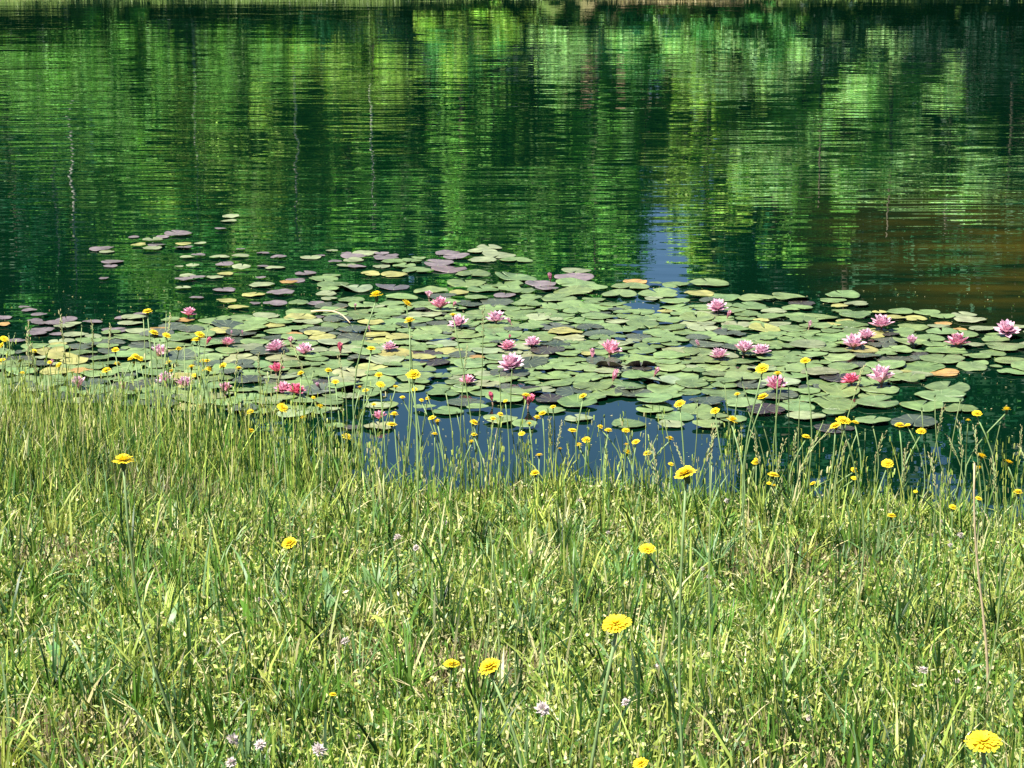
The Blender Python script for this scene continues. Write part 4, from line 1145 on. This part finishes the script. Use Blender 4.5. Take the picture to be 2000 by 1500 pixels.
for (px, py, ty_) in STK:
    near = py > 900
    x_, y_, z_ = rooted(px, py, 10, 0.022 if not near else 0.010, 0.25 if not near else 0.2, 0.62)
    lx = fr2.gauss(0, 0.05)
    if px == 944: lx = -0.05
    bx, by = x_ + lx, min(y_ + fr2.gauss(0, 0.03), float(yshore(x_ + lx)) + 0.02)
    bz = float(gz(bx, by))
    nm = 'bud_stalk' if ty_ == 'b' else 'seed_stalk'
    root = bpy.data.objects.new(nm, None); COL.objects.link(root)
    root.location = (bx, by, bz)
    where = 'in the foreground grass' if near else 'before the left pads' if px < 690 else 'before the blue water' if px < 1250 else 'at the right bank'
    b = 'thin green stalk with a closed bud %s' % where if ty_ == 'b' else 'thin pale grass stalk with seed head %s' % where
    cnt[b] = cnt.get(b, 0) + 1
    tag(root, '%s, %s from left' % (b, ordw(cnt[b])), 'stalk', 'tall stalks at the water edge')
    t = np.linspace(0, 1, 8)[:, None]
    p3 = np.array([x_ - bx, y_ - by, z_ - bz])
    bow = np.array([fr2.gauss(0, 0.025), fr2.gauss(0, 0.02), 0])
    path = np.array([0, 0, -0.02]) * (1 - t) + p3 * t + bow * np.sin(np.pi * t)
    v_, t2 = tube(path, np.linspace(0.0021, 0.0014, 8), 5)
    so = link('stem', np_mesh('stem', v_, t2, M['stalk'], smooth=True), root)
    k = fr2.uniform(0.7, 1.15)
    so.color = (0.20 * k, 0.27 * k, 0.10 * k, 1)
    if ty_ == 'b':
        o = link('bud', BUD, root); s = fr2.uniform(0.008, 0.011)
        o.location = tuple(p3); o.scale = (s, s, s * 1.1); o.rotation_euler = (fr2.gauss(0, 0.3), fr2.gauss(0, 0.3), 0)
    else:
        ln = min(fr2.uniform(0.07, 0.13), 0.5 * p3[2])
        o = link('seed_head', SEEDS[fr2.randrange(3)], root)
        dr = Vector(path[-1] - path[-3]).normalized()
        o.rotation_euler = dr.to_track_quat('Z', 'Y').to_euler()
        o.location = tuple(p3 - np.array(dr) * ln * 0.85); o.scale = (ln * 0.8, ln * 0.8, ln)
        k = fr2.uniform(0.7, 1.1)
        o.color = (0.36 * k, 0.34 * k, 0.16 * k, 1)
# the long dry stem standing at the right
xa, ya, za = at_depth(1903, 905, 4.55)
xb, yb, _ = at_depth(1930, 1390, 4.62)
zb = float(gz(xb, yb))
t = np.linspace(0, 1, 10)[:, None]
path = np.array([xb, yb, zb]) * (1 - t) + np.array([xa, ya, za]) * t + np.array([0.006, 0, 0]) * np.sin(np.pi * t * 2)
v_, t2 = tube(path - np.array([xb, yb, zb]), np.linspace(0.0034, 0.0018, 10), 7)
o = link('dry_stem', np_mesh('dry_stem', v_, t2, M['straw'], smooth=True)); o.location = (xb, yb, zb)
tag(o, 'long straight straw-coloured dry stem standing at the right edge', 'stem')
# floating twig among the left pads
xa, ya = on_water(608, 621); xb, yb = on_water(684, 640)
t = np.linspace(0, 1, 8)[:, None]
path = np.array([xa, ya, 0.03]) * (1 - t) + np.array([xb, yb, 0.022]) * t + np.array([0.02, 0.05, 0.015]) * np.sin(np.pi * t)
tw1 = tube(path - np.array([xa, ya, 0.03]), np.linspace(0.005, 0.0025, 8), 6)
tw2 = tube([path[3] - np.array([xa, ya, 0.03]), path[3] - np.array([xa, ya, 0.03]) + [0.06, 0.05, 0.012]], [0.003, 0.0015], 5)
o = link('twig', np_mesh('twig', *join([tw1, tw2]), M['straw'], smooth=True)); o.location = (xa, ya, 0.03)
tag(o, 'thin bare twig lying across lily pads at left', 'twig')

# ------------------------------------------------------------------ white clover
def clover_mesh(seed):
    r = np.random.default_rng(seed)
    parts = []
    for k in range(70):
        zc = 1 - 2 * (k + 0.5) / 70
        if zc < -0.55: continue
        a_ = k * 2.39996
        rr = math.sqrt(1 - zc * zc)
        d_ = np.array([rr * math.cos(a_), rr * math.sin(a_), zc * 0.85]); d_ += r.normal(0, 0.1, 3)
        t_ = np.cross(d_, [0.1, 0.2, 1.0]); t_ /= np.linalg.norm(t_)
        p0, p1, p2 = d_ * 0.25, d_ * 0.75, d_ * r.uniform(0.95, 1.2)
        vv = np.array([p0 - t_ * 0.05, p0 + t_ * 0.05, p1 - t_ * 0.2, p1 + t_ * 0.2, p2])
        parts.append((vv, np.array([(0, 1, 3), (0, 3, 2), (2, 3, 4)])))
    return np_mesh('flower_head', *join(parts), M['clover'])
CLO = [clover_mesh(s) for s in range(3)]
lv = []
for k in range(3):
    a_ = k * 2.094
    pts = [(0, 0, 0)] + [(math.cos(a_ + da) * rr, math.sin(a_ + da) * rr, zz) for da, rr, zz in ((-0.55, 0.7, 0.1), (-0.28, 1.05, 0.16), (0.28, 1.05, 0.16), (0.55, 0.7, 0.1))]
    lv.append((np.array(pts), np.array([(0, 1, 2), (0, 2, 3), (0, 3, 4)])))
CLEAF = np_mesh('leaf', *join(lv), leafy_mat('clover_leaf', (0.08, 0.17, 0.05), 0.3, 0.5, 0.3, noise=0.3, nscale=60))
CLOV = [(777, 1050, 20), (813, 1070, 16), (506, 1172, 18), (674, 1252, 20), (455, 1445, 34), (508, 1455, 26), (622, 1465, 34), (452, 1490, 28), (870, 1021, 12), (450, 1250, 14), (890, 1250, 16), (990, 1405, 18), (1060, 1385, 34), (1223, 1372, 22), (1280, 1303, 16), (1803, 1310, 24), (1870, 1330, 14), (1580, 1402, 16), (1372, 1111, 12), (1383, 1127, 12), (1037, 1080, 14), (1841, 1019, 14), (1818, 1046, 14), (1876, 1045, 16), (1856, 1065, 12), (1187, 1040, 10), (1468, 1020, 10), (1132, 979, 14), (1033, 978, 10), (1420, 978, 12), (700, 1440, 14), (405, 1455, 12)]
CLOV.sort()
cnt = {}
for (px, py, w) in CLOV:
    x_, y_, z_ = rooted(px, py, w, 0.02, 0.07, 0.13)
    rad = 0.44 * w * y_ / F
    bx, by = x_ + fr2.gauss(0, 0.015), y_ + fr2.gauss(0, 0.015)
    bz = float(gz(bx, by))
    root = bpy.data.objects.new('white_clover', None); COL.objects.link(root)
    root.location = (bx, by, bz)
    b = '%s white clover flower %s' % ('large' if w >= 24 else 'small', 'low in the nearest grass' if py > 1280 else 'in the middle of the grass' if py > 1075 else 'near the top of the grass slope')
    cnt[b] = cnt.get(b, 0) + 1
    tag(root, '%s, %s from left' % (b, ordw(cnt[b])), 'clover', 'white clover heads in the grass')
    p3 = np.array([x_ - bx, y_ - by, z_ - bz])
    t = np.linspace(0, 1, 5)[:, None]
    v_, t2 = tube(np.array([0, 0, -0.01]) * (1 - t) + p3 * t, np.linspace(0.0013, 0.001, 5), 5)
    link('stem', np_mesh('stem', v_, t2, M['stem'], smooth=True), root)
    h = link('flower_head', CLO[fr2.randrange(3)], root); h.location = tuple(p3); h.scale = (rad, rad, rad); h.rotation_euler = (fr2.gauss(0, 0.3), fr2.gauss(0, 0.3), fr2.uniform(0, 6.28))
    for k in range(3):
        lf = link('leaf', CLEAF, root)
        a_ = fr2.uniform(0, 6.28)
        lf.location = (math.cos(a_) * 0.025, math.sin(a_) * 0.025, p3[2] * fr2.uniform(0.45, 0.8)); s = fr2.uniform(0.009, 0.014); lf.scale = (s, s, s)
        lf.rotation_euler = (fr2.gauss(0, 0.3), fr2.gauss(0, 0.3), fr2.uniform(0, 6.28))
